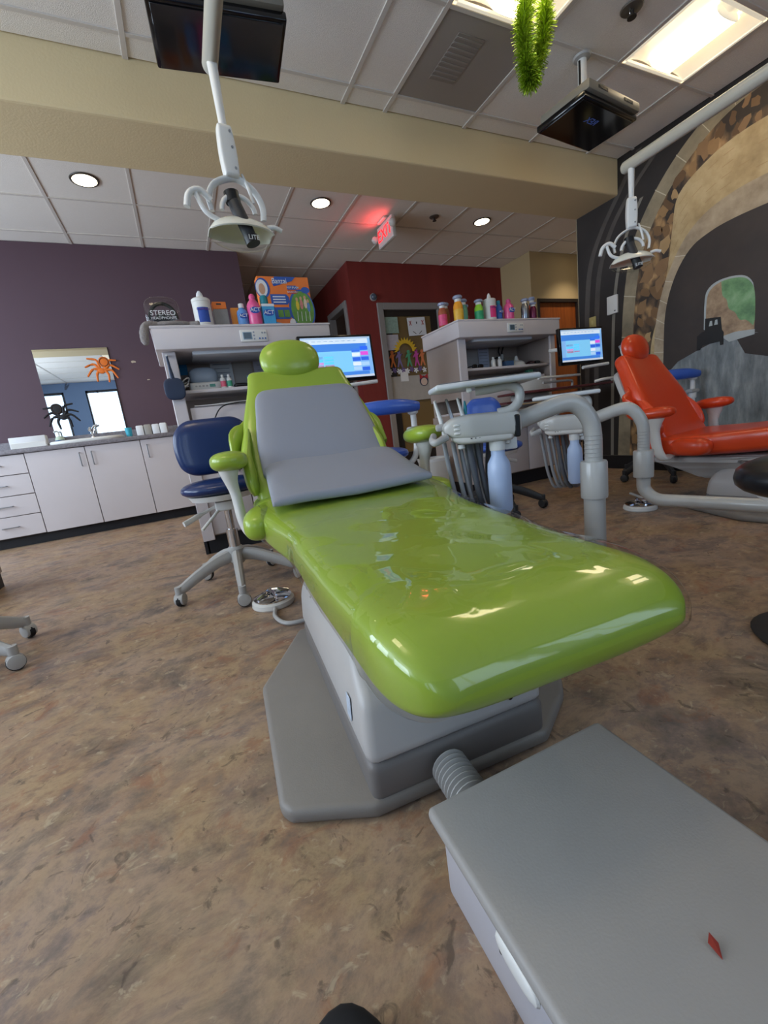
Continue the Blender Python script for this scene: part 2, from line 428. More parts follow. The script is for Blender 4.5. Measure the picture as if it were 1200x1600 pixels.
# ---- mural wall on the right: a flat painting of a tunnel through rock between dark drapes
XM = 3.76
drape_m = ramp_mat('mural_dark_paint', [(.35, '#1e1917'), (.6, '#2b2421')], 2.0, 4, .55)
wr = struct('wall_right', bb(XM, XM + .12, -1.65, 3.108, 0, 2.88), drape_m)
stripe_m = ramp_mat('mural_grey_stripe_paint', [(.3, '#3d3733'), (.7, '#57504a')], 3, 4, .6)
pale_stripe = M('mural_pale_stripe_paint', '#7d776c', .6, var=.12, scale=6)
band_m = ramp_mat('mural_block_band_paint', [(.3, '#6f6553'), (.5, '#8f8269'), (.7, '#a39479')], 4, 6, .6)
rock_m = ramp_mat('mural_rock_paint', [(.0, '#c8a274'), (.25, '#a07c50'), (.45, '#6b533a'), (.7, '#33281f')], 7.5, tex='VOR', rough=.6, stretch=(1, 1.35, .8))
stone_m = ramp_mat('mural_tan_stone_paint', [(.25, '#8f7650'), (.45, '#b0976b'), (.6, '#c2ab80'), (.8, '#a48a5e')], 4.5, 8, .6)
archs_m = ramp_mat('mural_arch_stone_paint', [(.3, '#8c7a62'), (.5, '#a8967c'), (.7, '#bba98e')], 7, 6, .6)
tunnel_m = ramp_mat('mural_tunnel_paint', [(.35, '#2b231f'), (.65, '#3b302a')], 2.5, 4, .6)
green_m = ramp_mat('mural_green_paint', [(.3, '#4d7350'), (.5, '#6f9a68'), (.7, '#8fb488')], 9, 6, .6)
rockp_m = ramp_mat('mural_pale_rock_paint', [(.3, '#7d6650'), (.55, '#a68c6e'), (.75, '#c0ab8c')], 14, 6, .6)
road_m = ramp_mat('mural_road_paint', [(.3, '#565c60'), (.5, '#7b8284'), (.72, '#a3a9aa')], 4, 7, .6, stretch=(1, 3.5, .9))
mortar_m = M('mural_joint_paint', '#c6bba4', .7, var=.1)
carp_m = M('mural_car_paint', '#191717', .6, var=.2)
whiteroad = M('mural_white_paint', '#a9b0b0', .6, var=.1)
def paint(name, poly, layer, m):
    t = bmesh.new(); x1 = XM - .0008 * layer
    a = [t.verts.new((x1, y, z)) for y, z in poly]
    f = t.faces.new(a); r = bmesh.ops.extrude_face_region(t, geom=[f])
    bmesh.ops.translate(t, vec=(XM + .001 - x1, 0, 0), verts=[g for g in r['geom'] if isinstance(g, bmesh.types.BMVert)])
    bmesh.ops.triangulate(t, faces=[f for f in t.faces if len(f.verts) > 4]); bmesh.ops.recalc_face_normals(t, faces=t.faces)
    return struct(name, t, m, wr)
CY = 1.60                                   # the arches' centre line along the wall
def arch(pts):                              # left flank from foot to crown, mirrored about the centre line
    q = [(v.x, v.y) for v in sm([V((y, z, 0)) for y, z in pts], 5)]
    return q + [(2 * CY - y, z) for y, z in reversed(q)]
BO = [(2.714, .13), (2.694, .56), (2.67, 1.018), (2.647, 1.449), (2.584, 1.842), (2.473, 2.088), (2.291, 2.317), (2.092, 2.477), (1.877, 2.58), (CY, 2.605)]
BI = [(2.596, .13), (2.58, .55), (2.566, .998), (2.541, 1.419), (2.484, 1.779), (2.378, 2.022), (2.215, 2.234), (2.027, 2.388), (1.837, 2.475), (CY, 2.51)]
AO = [(2.39, .13), (2.381, .533), (2.372, .961), (2.353, 1.265), (2.283, 1.538), (2.161, 1.771), (2.014, 1.903), (1.818, 1.965), (CY, 1.98)]
TU = [(2.299, .13), (2.293, .525), (2.292, .946), (2.28, 1.295), (2.214, 1.539), (2.105, 1.704), (1.969, 1.77), (1.811, 1.795), (CY, 1.80)]
for nm, pts, w, m in (('painted_stripe', [(3.06, .13), (3.03, 1.10), (3.012, 1.58), (2.965, 1.91), (2.85, 2.141), (2.70, 2.341), (2.5, 2.6)], .052, stripe_m),
                      ('painted_stripe', [(2.955, .13), (2.927, 1.066), (2.909, 1.525), (2.868, 1.842), (2.754, 2.112), (2.576, 2.325), (2.3, 2.55)], .05, stripe_m),
                      ('painted_stripe', [(2.775, .13), (2.755, 1.031), (2.735, 1.47), (2.69, 1.775), (2.60, 2.045), (2.48, 2.24)], .03, pale_stripe)):
    q = [(v.x, v.y) for v in sm([V((y, z, 0)) for y, z in pts], 5)]
    paint(nm, [(y + w / 2, z) for y, z in q] + [(y - w / 2, z) for y, z in reversed(q)], 1, m)
paint('painted_block_band', arch(BO), 2, band_m)
paint('painted_rock', arch(BI), 3, rock_m)
SW = [(2.40, 1.05), (2.33, 1.33), (2.27, 1.60), (2.235, 1.90), (2.19, 2.12), (1.99, 2.25), (1.8, 2.30), (CY, 2.31)]
# painted boulders between the block band and the stone wall
rr_ = random.Random(11)
bcol = [M('mural_boulder_paint_%d' % q, hx, .6, var=.25, scale=9) for q, hx in enumerate(('#96744c', '#7a5c3c', '#a98a60', '#664c32', '#8a6a48'))]
qb = [(v.x, v.y) for v in sm([V((y, z, 0)) for y, z in BI], 6)]
inner = [(2.42, .13), (2.41, .6)] + SW
qs = [(v.x, v.y) for v in sm([V((y, z, 0)) for y, z in inner], 6)]
for i in range(2, 52, 2):
    u = i / 52; a = qb[min(len(qb) - 1, int(u * (len(qb) - 1)))]; c = qs[min(len(qs) - 1, int(u * (len(qs) - 1)))]
    gap = math.hypot(a[0] - c[0], a[1] - c[1])
    for f in ((.5,) if gap < .17 else (.28, .74)):
        cy, cz = a[0] + (c[0] - a[0]) * f + rr_.uniform(-.02, .02), a[1] + (c[1] - a[1]) * f + rr_.uniform(-.03, .03)
        r1 = min(.075, gap * (.42 if gap < .17 else .25)) * rr_.uniform(.6, 1.1); tl = rr_.uniform(-.9, .9)
        poly = []
        for q in range(10):
            t_ = 2 * PI * q / 10; k_ = rr_.uniform(.62, 1.2); py, pz = r1 * .75 * k_ * math.cos(t_), r1 * 1.25 * k_ * math.sin(t_)
            poly.append((cy + py * math.cos(tl) - pz * math.sin(tl), cz + py * math.sin(tl) + pz * math.cos(tl)))
        paint('painted_boulder', poly, 3.2 + .06 * (i % 9), bcol[rr_.randrange(5)])
paint('painted_stone_wall', arch([(2.42, .13), (2.41, .6)] + SW), 4, stone_m)
paint('painted_arch_stones', arch(AO), 5, archs_m)
paint('painted_tunnel', arch(TU), 6, tunnel_m)
paint('painted_road', [(2.296, .13), (2.296, .78), (2.175, .899), (2.011, .965), (1.87, 1.013), (1.667, 1.004), (1.40, .93), (1.15, .80), (.92, .70), (.91, .13)], 7, road_m)
paint('painted_dark_bank', [(1.772, .981), (1.667, 1.0), (1.50, .985), (1.2, .90), (1.15, .76), (1.5, .80), (1.718, .873)], 8, tunnel_m)
OP = [(1.977, 1.10), (1.976, 1.302), (1.949, 1.374), (1.883, 1.405), (1.796, 1.402), (1.727, 1.372), (1.683, 1.296), (1.671, 1.169), (1.671, 1.001), (1.783, 1.02), (1.871, 1.026)]
OP = [(v.x, v.y) for v in sm([V((y, z, 0)) for y, z in OP[:9]], 4)] + OP[9:]
paint('painted_opening_edge', [(y + .014 if y > 1.85 else y, z + .014 if z > 1.3 else z) for y, z in OP], 8, whiteroad)
paint('painted_opening', OP, 9, rockp_m)
paint('painted_hillside', [p for p in OP if p[0] < 1.90 and p[1] > 1.05] + [(v.x, v.y) for v in sm([V((y, z, 0)) for y, z in ((1.677, 1.053), (1.72, 1.10), (1.76, 1.112), (1.79, 1.17), (1.829, 1.205), (1.845, 1.27), (1.872, 1.306), (1.88, 1.36))], 3)], 10, green_m)
paint('painted_road_verge', [(1.871, 1.022), (1.782, 1.036), (1.668, 1.026), (1.667, .992), (1.82, .974)], 10, whiteroad)
paint('painted_car', [(2.036, .955), (2.036, 1.06), (2.0, 1.085), (1.983, 1.085), (1.982, 1.177), (1.879, 1.163), (1.868, 1.071), (1.856, 1.05), (1.856, .963), (1.876, .963), (1.88, .99), (2.0, .985), (2.012, .955)], 11, carp_m)
for y0 in (1.955, 1.92): paint('painted_car_window', [(y0, 1.115), (y0 - .006, 1.15), (y0 - .02, 1.15), (y0 - .024, 1.115)], 12, whiteroad)
# pale course lines on the painted stone wall
for k in range(1, 5):
    g = k / 5; q1 = [(a[0] + (c[0] - a[0]) * g, a[1] + (c[1] - a[1]) * g) for a, c in zip(qs[18:], [(v.x, v.y) for v in sm([V((y, z, 0)) for y, z in AO], 6)][-len(qs[18:]):])]
    for i in range(0, len(q1) - 3, 3):
        if rr_.random() < .75: paint('painted_course_line', [q1[i], q1[i + 2], (q1[i + 2][0], q1[i + 2][1] + .004), (q1[i][0], q1[i][1] + .004)], 4.6, bcol[2])
# joints of the painted block band
qo = [(v.x, v.y) for v in sm([V((y, z, 0)) for y, z in BO], 5)]; qi = [(v.x, v.y) for v in sm([V((y, z, 0)) for y, z in BI], 5)]
for i in range(8, 46, 4):
    (a, b_), (c, d) = qo[i], qi[i]
    paint('painted_joint', [(a, b_), (a, b_ + .008), (c, d + .008), (c, d)], 4, mortar_m)
for r_, zz in enumerate((1.0, 1.12, 1.25, 1.4, 1.55, 1.7, .85, .7)):
    qa = [(v.x, v.y) for v in sm([V((y, z, 0)) for y, z in AO], 8)]; qt = [(v.x, v.y) for v in sm([V((y, z, 0)) for y, z in TU], 8)]
    a = min(qa, key=lambda p: abs(p[1] - zz) + (9 if p[0] < 2 else 0)); c = min(qt, key=lambda p: abs(p[1] - zz + .03) + (9 if p[0] < 2 else 0))
    paint('painted_joint', [a, (a[0], a[1] + .006), (c[0], c[1] + .006), c], 6.5, mortar_m)
base_m = M('black_baseboard_vinyl', '#141214', .45, var=.1)
struct('baseboard_right', bb(XM - .012, XM, -1.65, 3.108, 0, .13, .003, 1), base_m)
struct('baseboard_end', bb(XM - .012, XM + .132, 3.108, 3.12, 0, .13, .003, 1), base_m)
struct('baseboard_red', bb(3.95, 5.06, 5.608, 5.62, 0, .12, .003, 1, bm=bb(2.44, 2.81, 5.608, 5.62, 0, .12, .003, 1)), base_m)
struct('trim_1', bb(XM + .0, XM + .125, 3.108, 3.115, .13, 2.356), M('beige_corner_trim', '#9a8b70', .6, var=.05))

# ---- doors
dframe_m = M('grey_door_frame', '#8c8682', .5, var=.06)
dark_door = M('dark_bronze_door', '#241d1b', .45, var=.1)
glassd = M('amber_door_glass', '#7d6540', .25, var=.25, scale=2)
d1 = struct('door_1', bb(2.90, 3.02, 5.64, 5.69, 0, 2.27, bm=bb(3.69, 3.80, 5.64, 5.69, 0, 2.27, bm=bb(3.02, 3.69, 5.64, 5.69, 2.19, 2.27, bm=bb(3.02, 3.69, 5.64, 5.69, 0, .25)))), dark_door)
struct('glass_panel', bb(3.02, 3.69, 5.66, 5.675, .25, 2.19), glassd, d1)
for a in ((2.81, 2.90, 0, 2.36), (3.80, 3.90, 0, 2.36)): struct('door_frame', bb(a[0], a[1], 5.595, 5.72, a[2], a[3], .006, 1), dframe_m, d1)
struct('door_frame', bb(2.90, 3.80, 5.595, 5.72, 2.27, 2.36, .006, 1), dframe_m, d1)
struct('door_handle', tube(sm([(3.66, 5.60, 1.05), (3.66, 5.57, 1.07), (3.66, 5.57, 1.33), (3.66, 5.60, 1.35)], 4), .012), steel, d1)
d2 = struct('door_2', bb(2.52, 2.56, 5.88, 6.50, 0, 2.37), M('brown_hall_door', '#3c2a20', .5, var=.15))
for a in ((5.80, 5.88, 0, 2.45), (6.50, 6.58, 0, 2.45), (5.88, 6.50, 2.37, 2.45)): struct('door_frame', bb(2.415, 2.58, a[0], a[1], a[2], a[3], .005, 1), dframe_m, d2)
d3m = ramp_mat('orange_wood_door', [(.3, '#6d3413'), (.5, '#8c4719'), (.7, '#9c5523')], 3, 6, .4, stretch=(6, 1, .5))
d3 = struct('door_3', bb(5.21, 6.0, 5.03, 5.08, 0, 2.19), d3m)
for a in ((5.17, 5.21, 0, 2.24), (6.0, 6.05, 0, 2.24), (5.21, 6.0, 2.19, 2.24)): struct('door_frame', bb(a[0], a[1], 4.985, 5.1, a[2], a[3], .004, 1), dark_door, d3)
# ================================================================== DENTAL CHAIRS
def vinyl(name, h): return M(name, h, .30, coat=.2, var=.04, scale=5, bump=.04, bscale=30)
green = vinyl('green_vinyl', '#96ae3a'); orange = vinyl('orange_vinyl', '#d2431c'); navy = vinyl('navy_vinyl', '#122a5a')
blue_v = vinyl('blue_vinyl', '#3b5fb8'); black_v = vinyl('black_vinyl', '#121216')
def lerp(a, b, t): return a + (b - a) * max(0, min(1, t))
def smooth(t): t = max(0, min(1, t)); return t * t * (3 - 2 * t)
SEAT_Y0, SEAT_L = -.665, 1.27
def seat_hw(t): return .243 + .017 * smooth((t - .1) / .5) + .055 * smooth((t - .62) / .38)
SEAT_RAISE = 0.0
def seat_zc(t): return .385 + SEAT_RAISE * (1 - smooth(t / 1.25)) + .052 * smooth(t / 1.2) - .012 * math.sin(PI * min(1, t / 1.1))
def seat_hh(t): return .066
def seat_ring(t, N, ex, off=0, wr=None):
    e = ends(t, SEAT_L, .13, .05, 2.0); w = seat_hw(t) * (.70 + .30 * ends(t, SEAT_L, .17, .05, 2.3)); h = seat_hh(t) * e
    out = []
    for x, z in se(N, ex):
        rise = .018 * (abs(x) ** 3) * e if z > 0 else 0
        p = V((x * (w + off), SEAT_Y0 + t, seat_zc(t) + z * (h + off) + rise))
        out.append(p)
    return out
base_pl = M('pale_grey_base_plastic', '#b2aeab', .38, var=.03)
def make_chair(name, label, loc, rz, vin, recline, film=False, arm_out=.375):
    ch = thing(name, label, 'dental chair', loc, rz)
    plate = [(-.40, -.325), (-.385, -.35), (-.36, -.36), (-.235, -.412), (.15, -.412), (.27, -.33), (.31, -.28), (.31, .09), (.17, .38), (-.25, .38), (-.40, .09)]
    BO_ = -.042                              # the base stands a little to one side of the seat's axis
    obj('base_plate', prism(plate, .0, .034, .013, 3), taupe_pl, ch)
    # skirt: dark lower box, and the pale cover with a sloping top
    obj('base_skirt', prism([(BO_ - .195, -.405), (BO_ + .195, -.405), (BO_ + .195, .30), (BO_ - .195, .30)], .02, .105, .018, 3), M('dark_taupe_plastic', '#6f6a67', .5, var=.05), ch)
    def ring(x, y0, y1, z): return [V(p) for p in ((BO_ - x, y0, z), (BO_ + x, y0, z), (BO_ + x, y1, z), (BO_ - x, y1, z))]
    cov = loft([ring(.197, -.408, .30, .10), ring(.188, -.375, .29, .215), ring(.165, -.26, .26, .275), ring(.13, -.20, .22, .30)])
    bmesh.ops.bevel(cov, geom=[e for e in cov.edges], offset=.022, segments=3, affect='EDGES', profile=.5)
    bc = obj('base_cover', cov, base_pl, ch)
    obj('sticker', xf(bx((0, 0, 0), (.002, .028, .05), .001, 1), Matrix.Translation((BO_ - .1945, -.30, .165)) @ Matrix.Rotation(.05, 4, 'Y')), M('blue_white_sticker', '#b8c3d2', .4, var=.3, scale=60), bc)
    obj('screw', lathe([(.006, -.002), (.006, .002), (.003, .003)], 10, (BO_ - .178, .13, .235), axis='x'), steel, bc)
    obj('vent_hole', lathe([(.005, -.002), (.005, .002)], 10, (.07, -.402, .135), axis='y'), black_pl, bc)
    # lift arm up to the seat
    la = loft([ring(.10, .02, .36, .24), ring(.14, .10, .50, .31), ring(.20, .15, .60, .355), ring(.20, -.30, .60, .375)])
    bmesh.ops.bevel(la, geom=list(la.edges), offset=.015, segments=2, affect='EDGES')
    obj('lift_arm', la, base_pl, ch)
    # seat
    N, ex = 56, 3.6; ts = stations(SEAT_L, .13, .05, 40)
    st = obj('seat_cushion', loft([seat_ring(t, N, ex) for t in ts]), vin, ch)
    obj('seat_pan', prism([(-.17, -.40), (.17, -.40), (.21, .50), (-.21, .50)], .345, .38, .012, 2), offwhite, ch)
    if film:
        def seat_pt(t, a, off):
            e = ends(t, SEAT_L, .13, .05, 2.0); w = seat_hw(t) * (.70 + .30 * ends(t, SEAT_L, .17, .05, 2.3)); h = seat_hh(t) * e
            c, s_ = math.cos(a), math.sin(a)
            x = math.copysign(abs(c) ** (2 / ex), c); z = math.copysign(abs(s_) ** (2 / ex), s_)
            p = V((x * (w + off), SEAT_Y0 + t - off * (1 - e), seat_zc(t) + z * (h + off) + (.018 * abs(x) ** 3 * e if z > 0 else 0)))
            return p, V((x * .25, -.6 * (1 - e), z)).normalized()
        rows = []
        ft = [.13 * (1 - math.cos(PI / 2 * q / 16)) for q in range(1, 17)] + [.13 + .011 * q for q in range(1, 84)]
        for t in ft:
            under = .75 - .62 * smooth((t - .03) / .22)
            r2 = []
            for q in range(121):
                a = -under + (PI + 2 * under) * q / 120
                p, nr_ = seat_pt(t, a, .0035)
                w = noise.noise(V((p.x * 4, p.y * 6, 1.3))) * .9 + noise.noise(V((p.x * 9 + p.y * 5, p.y * 6, 4.1))) * .45
                pucker = max(0, 1 - abs(math.sin(p.x * 38 + 3 * noise.noise(V((p.x * 8, p.y * 8, 0))))) * 3) * smooth(1 - abs(t - .14) / .10) * .8
                r2.append(p + nr_ * (.003 + max(-.0025, .0085 * w + .0055 * pucker) * smooth((t - .03) / .10)))
            rows.append(r2)
        t = loft(rows, cap=False, closed=False)
        bmesh.ops.delete(t, geom=[f for f in t.faces if f.calc_center_median().y < -.54 and f.calc_center_median().z < .392 - 3.2 * (f.calc_center_median().x + .11) ** 2], context='FACES')
        obj('plastic_cover', t, FILM, ch, label='clear wrinkled plastic cover over the leg end of the seat')
    # seat flares in front of the arms
    for s in (-1, 1):
        obj('seat_flare', pillow((s * .305, .345, .445), (.10, .22, .10), 2.6, rot=(0, 0, s * .25)), vin, ch)
    # backrest
    ca, sa = math.cos(recline), math.sin(recline)
    hinge = V((-.035, .50, .44)); ax = V((0, sa, ca)); nr = V((0, -ca, sa))
    def bhw(t): return .257 + .01 * math.sin(t * 5) - .058 * smooth((t - .28) / .34)
    LB = .635
    obj('backrest', cushion(LB, hinge, ax, (1, 0, 0), nr, bhw, lambda t: .052 - .01 * smooth((t - .3) / .35), .06, .045, 44, 4.2, 24, .80, dish=.016), vin, ch)
    obj('back_shell', cushion(LB - .10, hinge + ax * .03 - nr * .055, ax, (1, 0, 0), nr, lambda t: bhw(t) * .92, .03, .04, .04, 28, 4, 14, .7), grey_pl, ch)
    # padded wings from the back round to the arms
    top = hinge + ax * .50
    for s in (-1, 1):
        HX = hinge.x + (-.035 if s > 0 else 0)
        p0 = V((HX + s * .18, top.y + .01, top.z - .05)); p1 = V((HX + s * .235, hinge.y + sa * .36 + .02, hinge.z + ca * .36 - .02))
        p2 = V((HX + s * .285, hinge.y + .17, .69)); p3 = V((HX + s * .31, hinge.y + .10, .625))
        path = sm([p0, p1, p2, p3], 6)
        obj('side_wing', tube(path, [  .012 + .056 * math.sin(PI * (.12 + .80 * i / (len(path) - 1))) for i in range(len(path))], 20, flat=.36, up=(0, .25, 1)), vin, ch)
        path = sm([(HX + s * .25, hinge.y + .14, .74), (HX + s * .27, hinge.y + .07, .65), (HX + s * .268, hinge.y + .03, .56), (HX + s * .262, hinge.y + .02, .51)], 6)
        obj('wing_strap', tube(path, [.012 + .042 * math.sin(PI * min(1, (.1 + .86 * i / (len(path) - 1)))) ** .8 * (.45 + .75 * i / (len(path) - 1)) for i in range(len(path))], 16, flat=.5, up=(0, 1, .3)), vin, ch)
        # arm: bracket and pad
        path = sm([(s * .27, .455, .40), (s * .335, .465, .385), (s * .360, .485, .43), (s * .366, .50, .52), (s * .374, .50, .58), (s * arm_out, .50, .622)], 6)
        n = len(path)
        arm = obj('arm_bracket', tube(path, [lerp(.026, .030, i / n) + .026 * smooth((i / n - .62) / .38) for i in range(n)], 16, flat=.62, up=(0, 1, 0)), offwhite, ch)
        pad = sm([(s * .325, .60, .655), (s * .335, .52, .672), (s * .36, .44, .672), (s * .405, .425, .668), (s * .42, .48, .668), (s * .408, .60, .665)], 6)
        obj('arm_pad', pillow((s * .368, .50, .645), (.125, .21, .068), 2.5, rot=(-.05, 0, 0)), vin, ch)
    # headrest on its post
    hp = hinge + ax * (LB + .04) + nr * .045 + V((-.012, 0, -.008))
    obj('headrest_post', bx(hinge + ax * LB - nr * .025, (.06, .02, .22), .006, 2, rot=(-recline, 0, 0)), steel, ch)
    obj('headrest', pillow(hp, (.25, .10, .175), 2.25, 32, 18, rot=(-recline + .25, 0, 0)), vin, ch)
    obj('headrest_shell', pillow(hp - nr * .028, (.205, .07, .13), 2.3, 24, 12, rot=(-recline + .25, 0, 0)), offwhite, ch)
    return ch
CH_LOC = (.455, 1.0, 0); CH_RZ = -math.radians(5.0)
gchair = make_chair('dental_chair', 'lime green dental chair with clear plastic over its leg end, in the foreground', CH_LOC, CH_RZ, green, math.radians(34), True)
SEAT_RAISE = .14
ochair = make_chair('dental_chair', 'bright orange dental chair in front of the tunnel mural', (2.85, 1.07, 0), math.radians(6), orange, math.radians(28))
for o in ochair.children:                  # this chair is lowered on its lift
    if not o.name.startswith('base'): o.location.z -= .075
    if o.name.startswith('base_cover'): o.scale.z = .8

# grey two-piece booster cushion on the green chair
grey_v = M('grey_coated_fabric', '#8d919d', .5, var=.03, scale=4, bump=.05, bscale=12)
bo = thing('booster_cushion', 'grey two-part child booster cushion lying on the green dental chair', 'cushion', (0, 0, 0), 0)
bo.location = CH_LOC; bo.rotation_euler = (0, 0, CH_RZ)
rec = math.radians(34); ca, sa = math.cos(rec), math.sin(rec)
t = cushion(.40, (-.028, .50 + .08 * sa - .060 * ca, .515 + .05 * ca), (0, sa, ca), (1, 0, 0), (0, -ca, sa), lambda t: .235 - .03 * smooth((t - .10) / .28), .030, .03, .075, 40, 4.5, 20, .70)
obj('back_pad', t, grey_v, bo)
def wedge(t): return .255
t = cushion(.31, (-.012, .20, .515), (0, 1, 0), (1, 0, 0), (0, 0, 1), lambda t: .262 - .06 * t, lambda t: .014 + .052 * (t / .33), .012, .03, 40, 6, 14, .97, cen=lambda t: .055 * (t / .33))
for v in t.verts: v.co.z += .003 * math.sin(v.co.x * 17 + v.co.y * 22)
obj('seat_pad', t, grey_v, bo)

# foot control discs
def foot_control(label, loc, rz, cordpts):
    f = thing('foot_control', label, 'foot pedal', loc, rz)
    obj('housing', lathe([(.088, 0), (.092, .006), (.09, .022), (.08, .03)], 28), offwhite, f)
    obj('disc', lathe([(.08, .03), (.081, .036), (.06, .044), (.03, .047), (.001, .048)], 28), chrome, f)
    obj('rib', tube(sm([(-.07, -.01, .042), (-.03, .0, .056), (0, .02, .058), (.035, .0, .056), (.07, -.012, .042)], 5), .009, 8, flat=.7), chrome, f)
    obj('rib', tube(sm([(-.01, -.075, .04), (0, -.03, .054), (.0, .03, .058)], 5), .008, 8, flat=.7), chrome, f)
    obj('cord', tube(sm(cordpts, 8), .0085, 8), grey_pl, f)
    return f
foot_control('round chrome foot control with grey cord beside the green chair base', (.222, 1.79, 0), .2,
             [(-.03, -.09, .012), (-.06, -.17, .012), (-.05, -.26, .012), (.03, -.30, .013), (.10, -.31, .02), (.17, -.37, .045)])
foot_control('round chrome foot control on the floor under the orange chair', (2.44, 1.62, 0), .9, [(.05, -.07, .012), (.10, -.11, .012), (.2, -.10, .012), (.34, -.05, .03)])

# utility box in the foreground
ub = thing('utility_box', 'low grey utility box with overhanging lid on the floor before the green chair', 'box', (.385, .455, 0), -math.radians(2.6))
lid_m = M('grey_lid_enamel', '#989490', .5, var=.04, bump=.06, bscale=300)
obj('body', prism([(-.158, -.36), (.158, -.36), (.158, -.012), (-.158, -.012)], .0, .132, .012, 3), M('white_box_plastic', '#b0adb2', .4, var=.06), ub)
obj('lid', prism([(-.172, -.38), (.172, -.38), (.172, 0), (-.172, 0)], .128, .150, .009, 3), lid_m, ub)
obj('latch', pillow((-.169, -.19, .122), (.012, .07, .026), 2.6, 16, 10), white_pl, ub)
for y in (-.145, -.235): obj('slot', bx((-.1585, y, .075), (.002, .004, .014), .0005, 1), black_pl, ub)
cd = [(.012 * 0, 0, 0)]
prof = []
for i in range(13):
    prof += [(.027, i * .011), (.0355, i * .011 + .0035), (.0355, i * .011 + .0055), (.027, i * .011 + .009)]
co = obj('flexible_conduit', lathe(prof, 22, axis='y'), grey_pl, None)
co.location = (.315, .448, .062); co.rotation_euler = (0, 0, -.10)
tag(co, 'short ribbed grey conduit between the utility box and the chair base', 'conduit')
lf = obj('leaf_scrap', xf(loft([[V((.0, .0, 0)), V((.011, .004, .003)), V((.014, .012, .006)), V((.006, .012, .003))], [V((.0, .0, .0012)), V((.011, .004, .0042)), V((.014, .012, .0075)), V((.006, .012, .0045))]]), Matrix.Translation((.372, .165, .1505)) @ Matrix.Rotation(.4, 4, 'Z')), M('red_leaf', '#8a2a1c', .6, var=.3, scale=200))
tag(lf, 'tiny dark red leaf scrap on the grey utility box lid', 'leaf')

# black shoe tip at the lower edge of the picture
sh = thing('shoe', 'black rounded shoe tip at the bottom edge of the picture', 'shoe', (.03, .322, 0), .15)
obj('upper', pillow((0, -.06, .038), (.105, .25, .07), 2.4), M('black_fabric', '#101014', .8, var=.2), sh)
obj('sole', pillow((0, -.06, .012), (.108, .255, .024), 3.5), rubber, sh)

# ================================================================== STOOLS
def star_base(root, r=.29, legm=None, rot0=0.0, hub=.20):
    legm = legm or grey_pl
    lg = cs = None
    for k in range(5):
        a = rot0 + k * 2 * PI / 5
        if lg is None:
            t = B()
            path = sm([(.02, 0, hub - .03), (.10, 0, hub - .045), (.20, 0, hub - .085), (r - .03, 0, hub - .115), (r, 0, hub - .125)], 4)
            n = len(path)
            tube(path, [lerp(.034, .02, i / n) for i in range(n)], 10, bm=t, flat=.72, up=(0, 0, 1))
            lathe([(.012, .0), (.017, .02), (.017, .05)], 10, (r, 0, hub - .155), bm=t)
            lg = obj('leg', t, legm, root); lg.rotation_euler = (0, 0, a)
            c = obj('caster', lathe([(.012, -.012), (.029, -.010), (.030, -.002), (.030, .002), (.029, .010), (.012, .012)], 20, axis='y'), rubber, root)
            w = obj('caster_hood', xf(lathe([(.022, -.021), (.027, -.019), (.028, -.014), (.028, .014), (.027, .019), (.022, .021)], 20, axis='y'), Matrix.Translation((0, 0, .004))), legm, c)
            cs = (c, w); yaw = a + .9
            c.location = (r * math.cos(a), r * math.sin(a), .031); c.rotation_euler = (0, 0, yaw)
        else:
            share(lg, root, rot=(0, 0, a))
            c = share(cs[0], root, loc=(r * math.cos(a), r * math.sin(a), .031), rot=(0, 0, a + .9 + k * .7)); share(cs[1], c)
    obj('hub', lathe([(.03, hub - .075), (.042, hub - .06), (.042, hub), (.03, hub + .012)], 18), legm, root)
def disc_base(root):
    obj('disc_foot', lathe([(.16, 0), (.165, .008), (.15, .02), (.05, .035), (.03, .05), (.028, .20)], 30), dark_pl, root)
def stool(name, label, loc, rz, vin, seat_z=.48, back=True, rot0=0, legm=None, seat_r=.2, lever=True, back_z=None, group=None, column=chrome):
    s = thing(name, label, 'stool', loc, rz, group)
    if name == 'black_stool': disc_base(s)
    else: star_base(s, rot0=rot0, legm=legm)
    obj('column', lathe([(.027, .19), (.027, .30), (.018, .302), (.018, seat_z - .07)], 16), column, s)
    obj('seat', pillow((0, 0, seat_z), (seat_r * 2, seat_r * 1.95, .075 if name != 'black_stool' else .115), 2.6, 32, 14), vin, s)
    obj('seat_pan', lathe([(.05, seat_z - .07), (seat_r * .8, seat_z - .055), (seat_r * .88, seat_z - .03)], 26), white_pl, s)
    m = obj('tilt_mechanism', bx((0, .0, seat_z - .09), (.10, .16, .045), .01, 2), white_pl, s)
    if lever:
        obj('lever', tube(sm([(-.04, -.02, seat_z - .09), (-.11, -.06, seat_z - .11), (-.19, -.12, seat_z - .135)], 5), [.008] * 6 + [.013] * 5, 10, flat=.6, up=(0, 0, 1)), white_pl, s)
        obj('lever', tube(sm([(-.02, -.05, seat_z - .09), (-.07, -.11, seat_z - .13), (-.12, -.15, seat_z - .17)], 5), .007, 8), white_pl, s)
    if back:
        bz = back_z or seat_z + .19
        obj('backrest', cushion(.28, (0, seat_r * .92, bz - .14), (0, .10, 1), (1, 0, 0), (0, -1, .1), lambda t: .19 - .035 * (2 * t / .28 - 1) ** 2, .035, .06, .08, 36, 3.2, 16, .55), vin, s)
        obj('back_bar', tube(sm([(0, .05, seat_z - .08), (0, seat_r * .9, seat_z - .08), (0, seat_r + .06, seat_z - .02), (0, seat_r + .055, bz)], 5), .016, 10, flat=.6), grey_pl, s)
    return s
blue_stool = stool('operator_stool', 'navy blue operator stool with grey five-star base left of the green chair', (.135, 2.14, 0), math.radians(-4), navy, .515, True, math.radians(197), seat_r=.185)
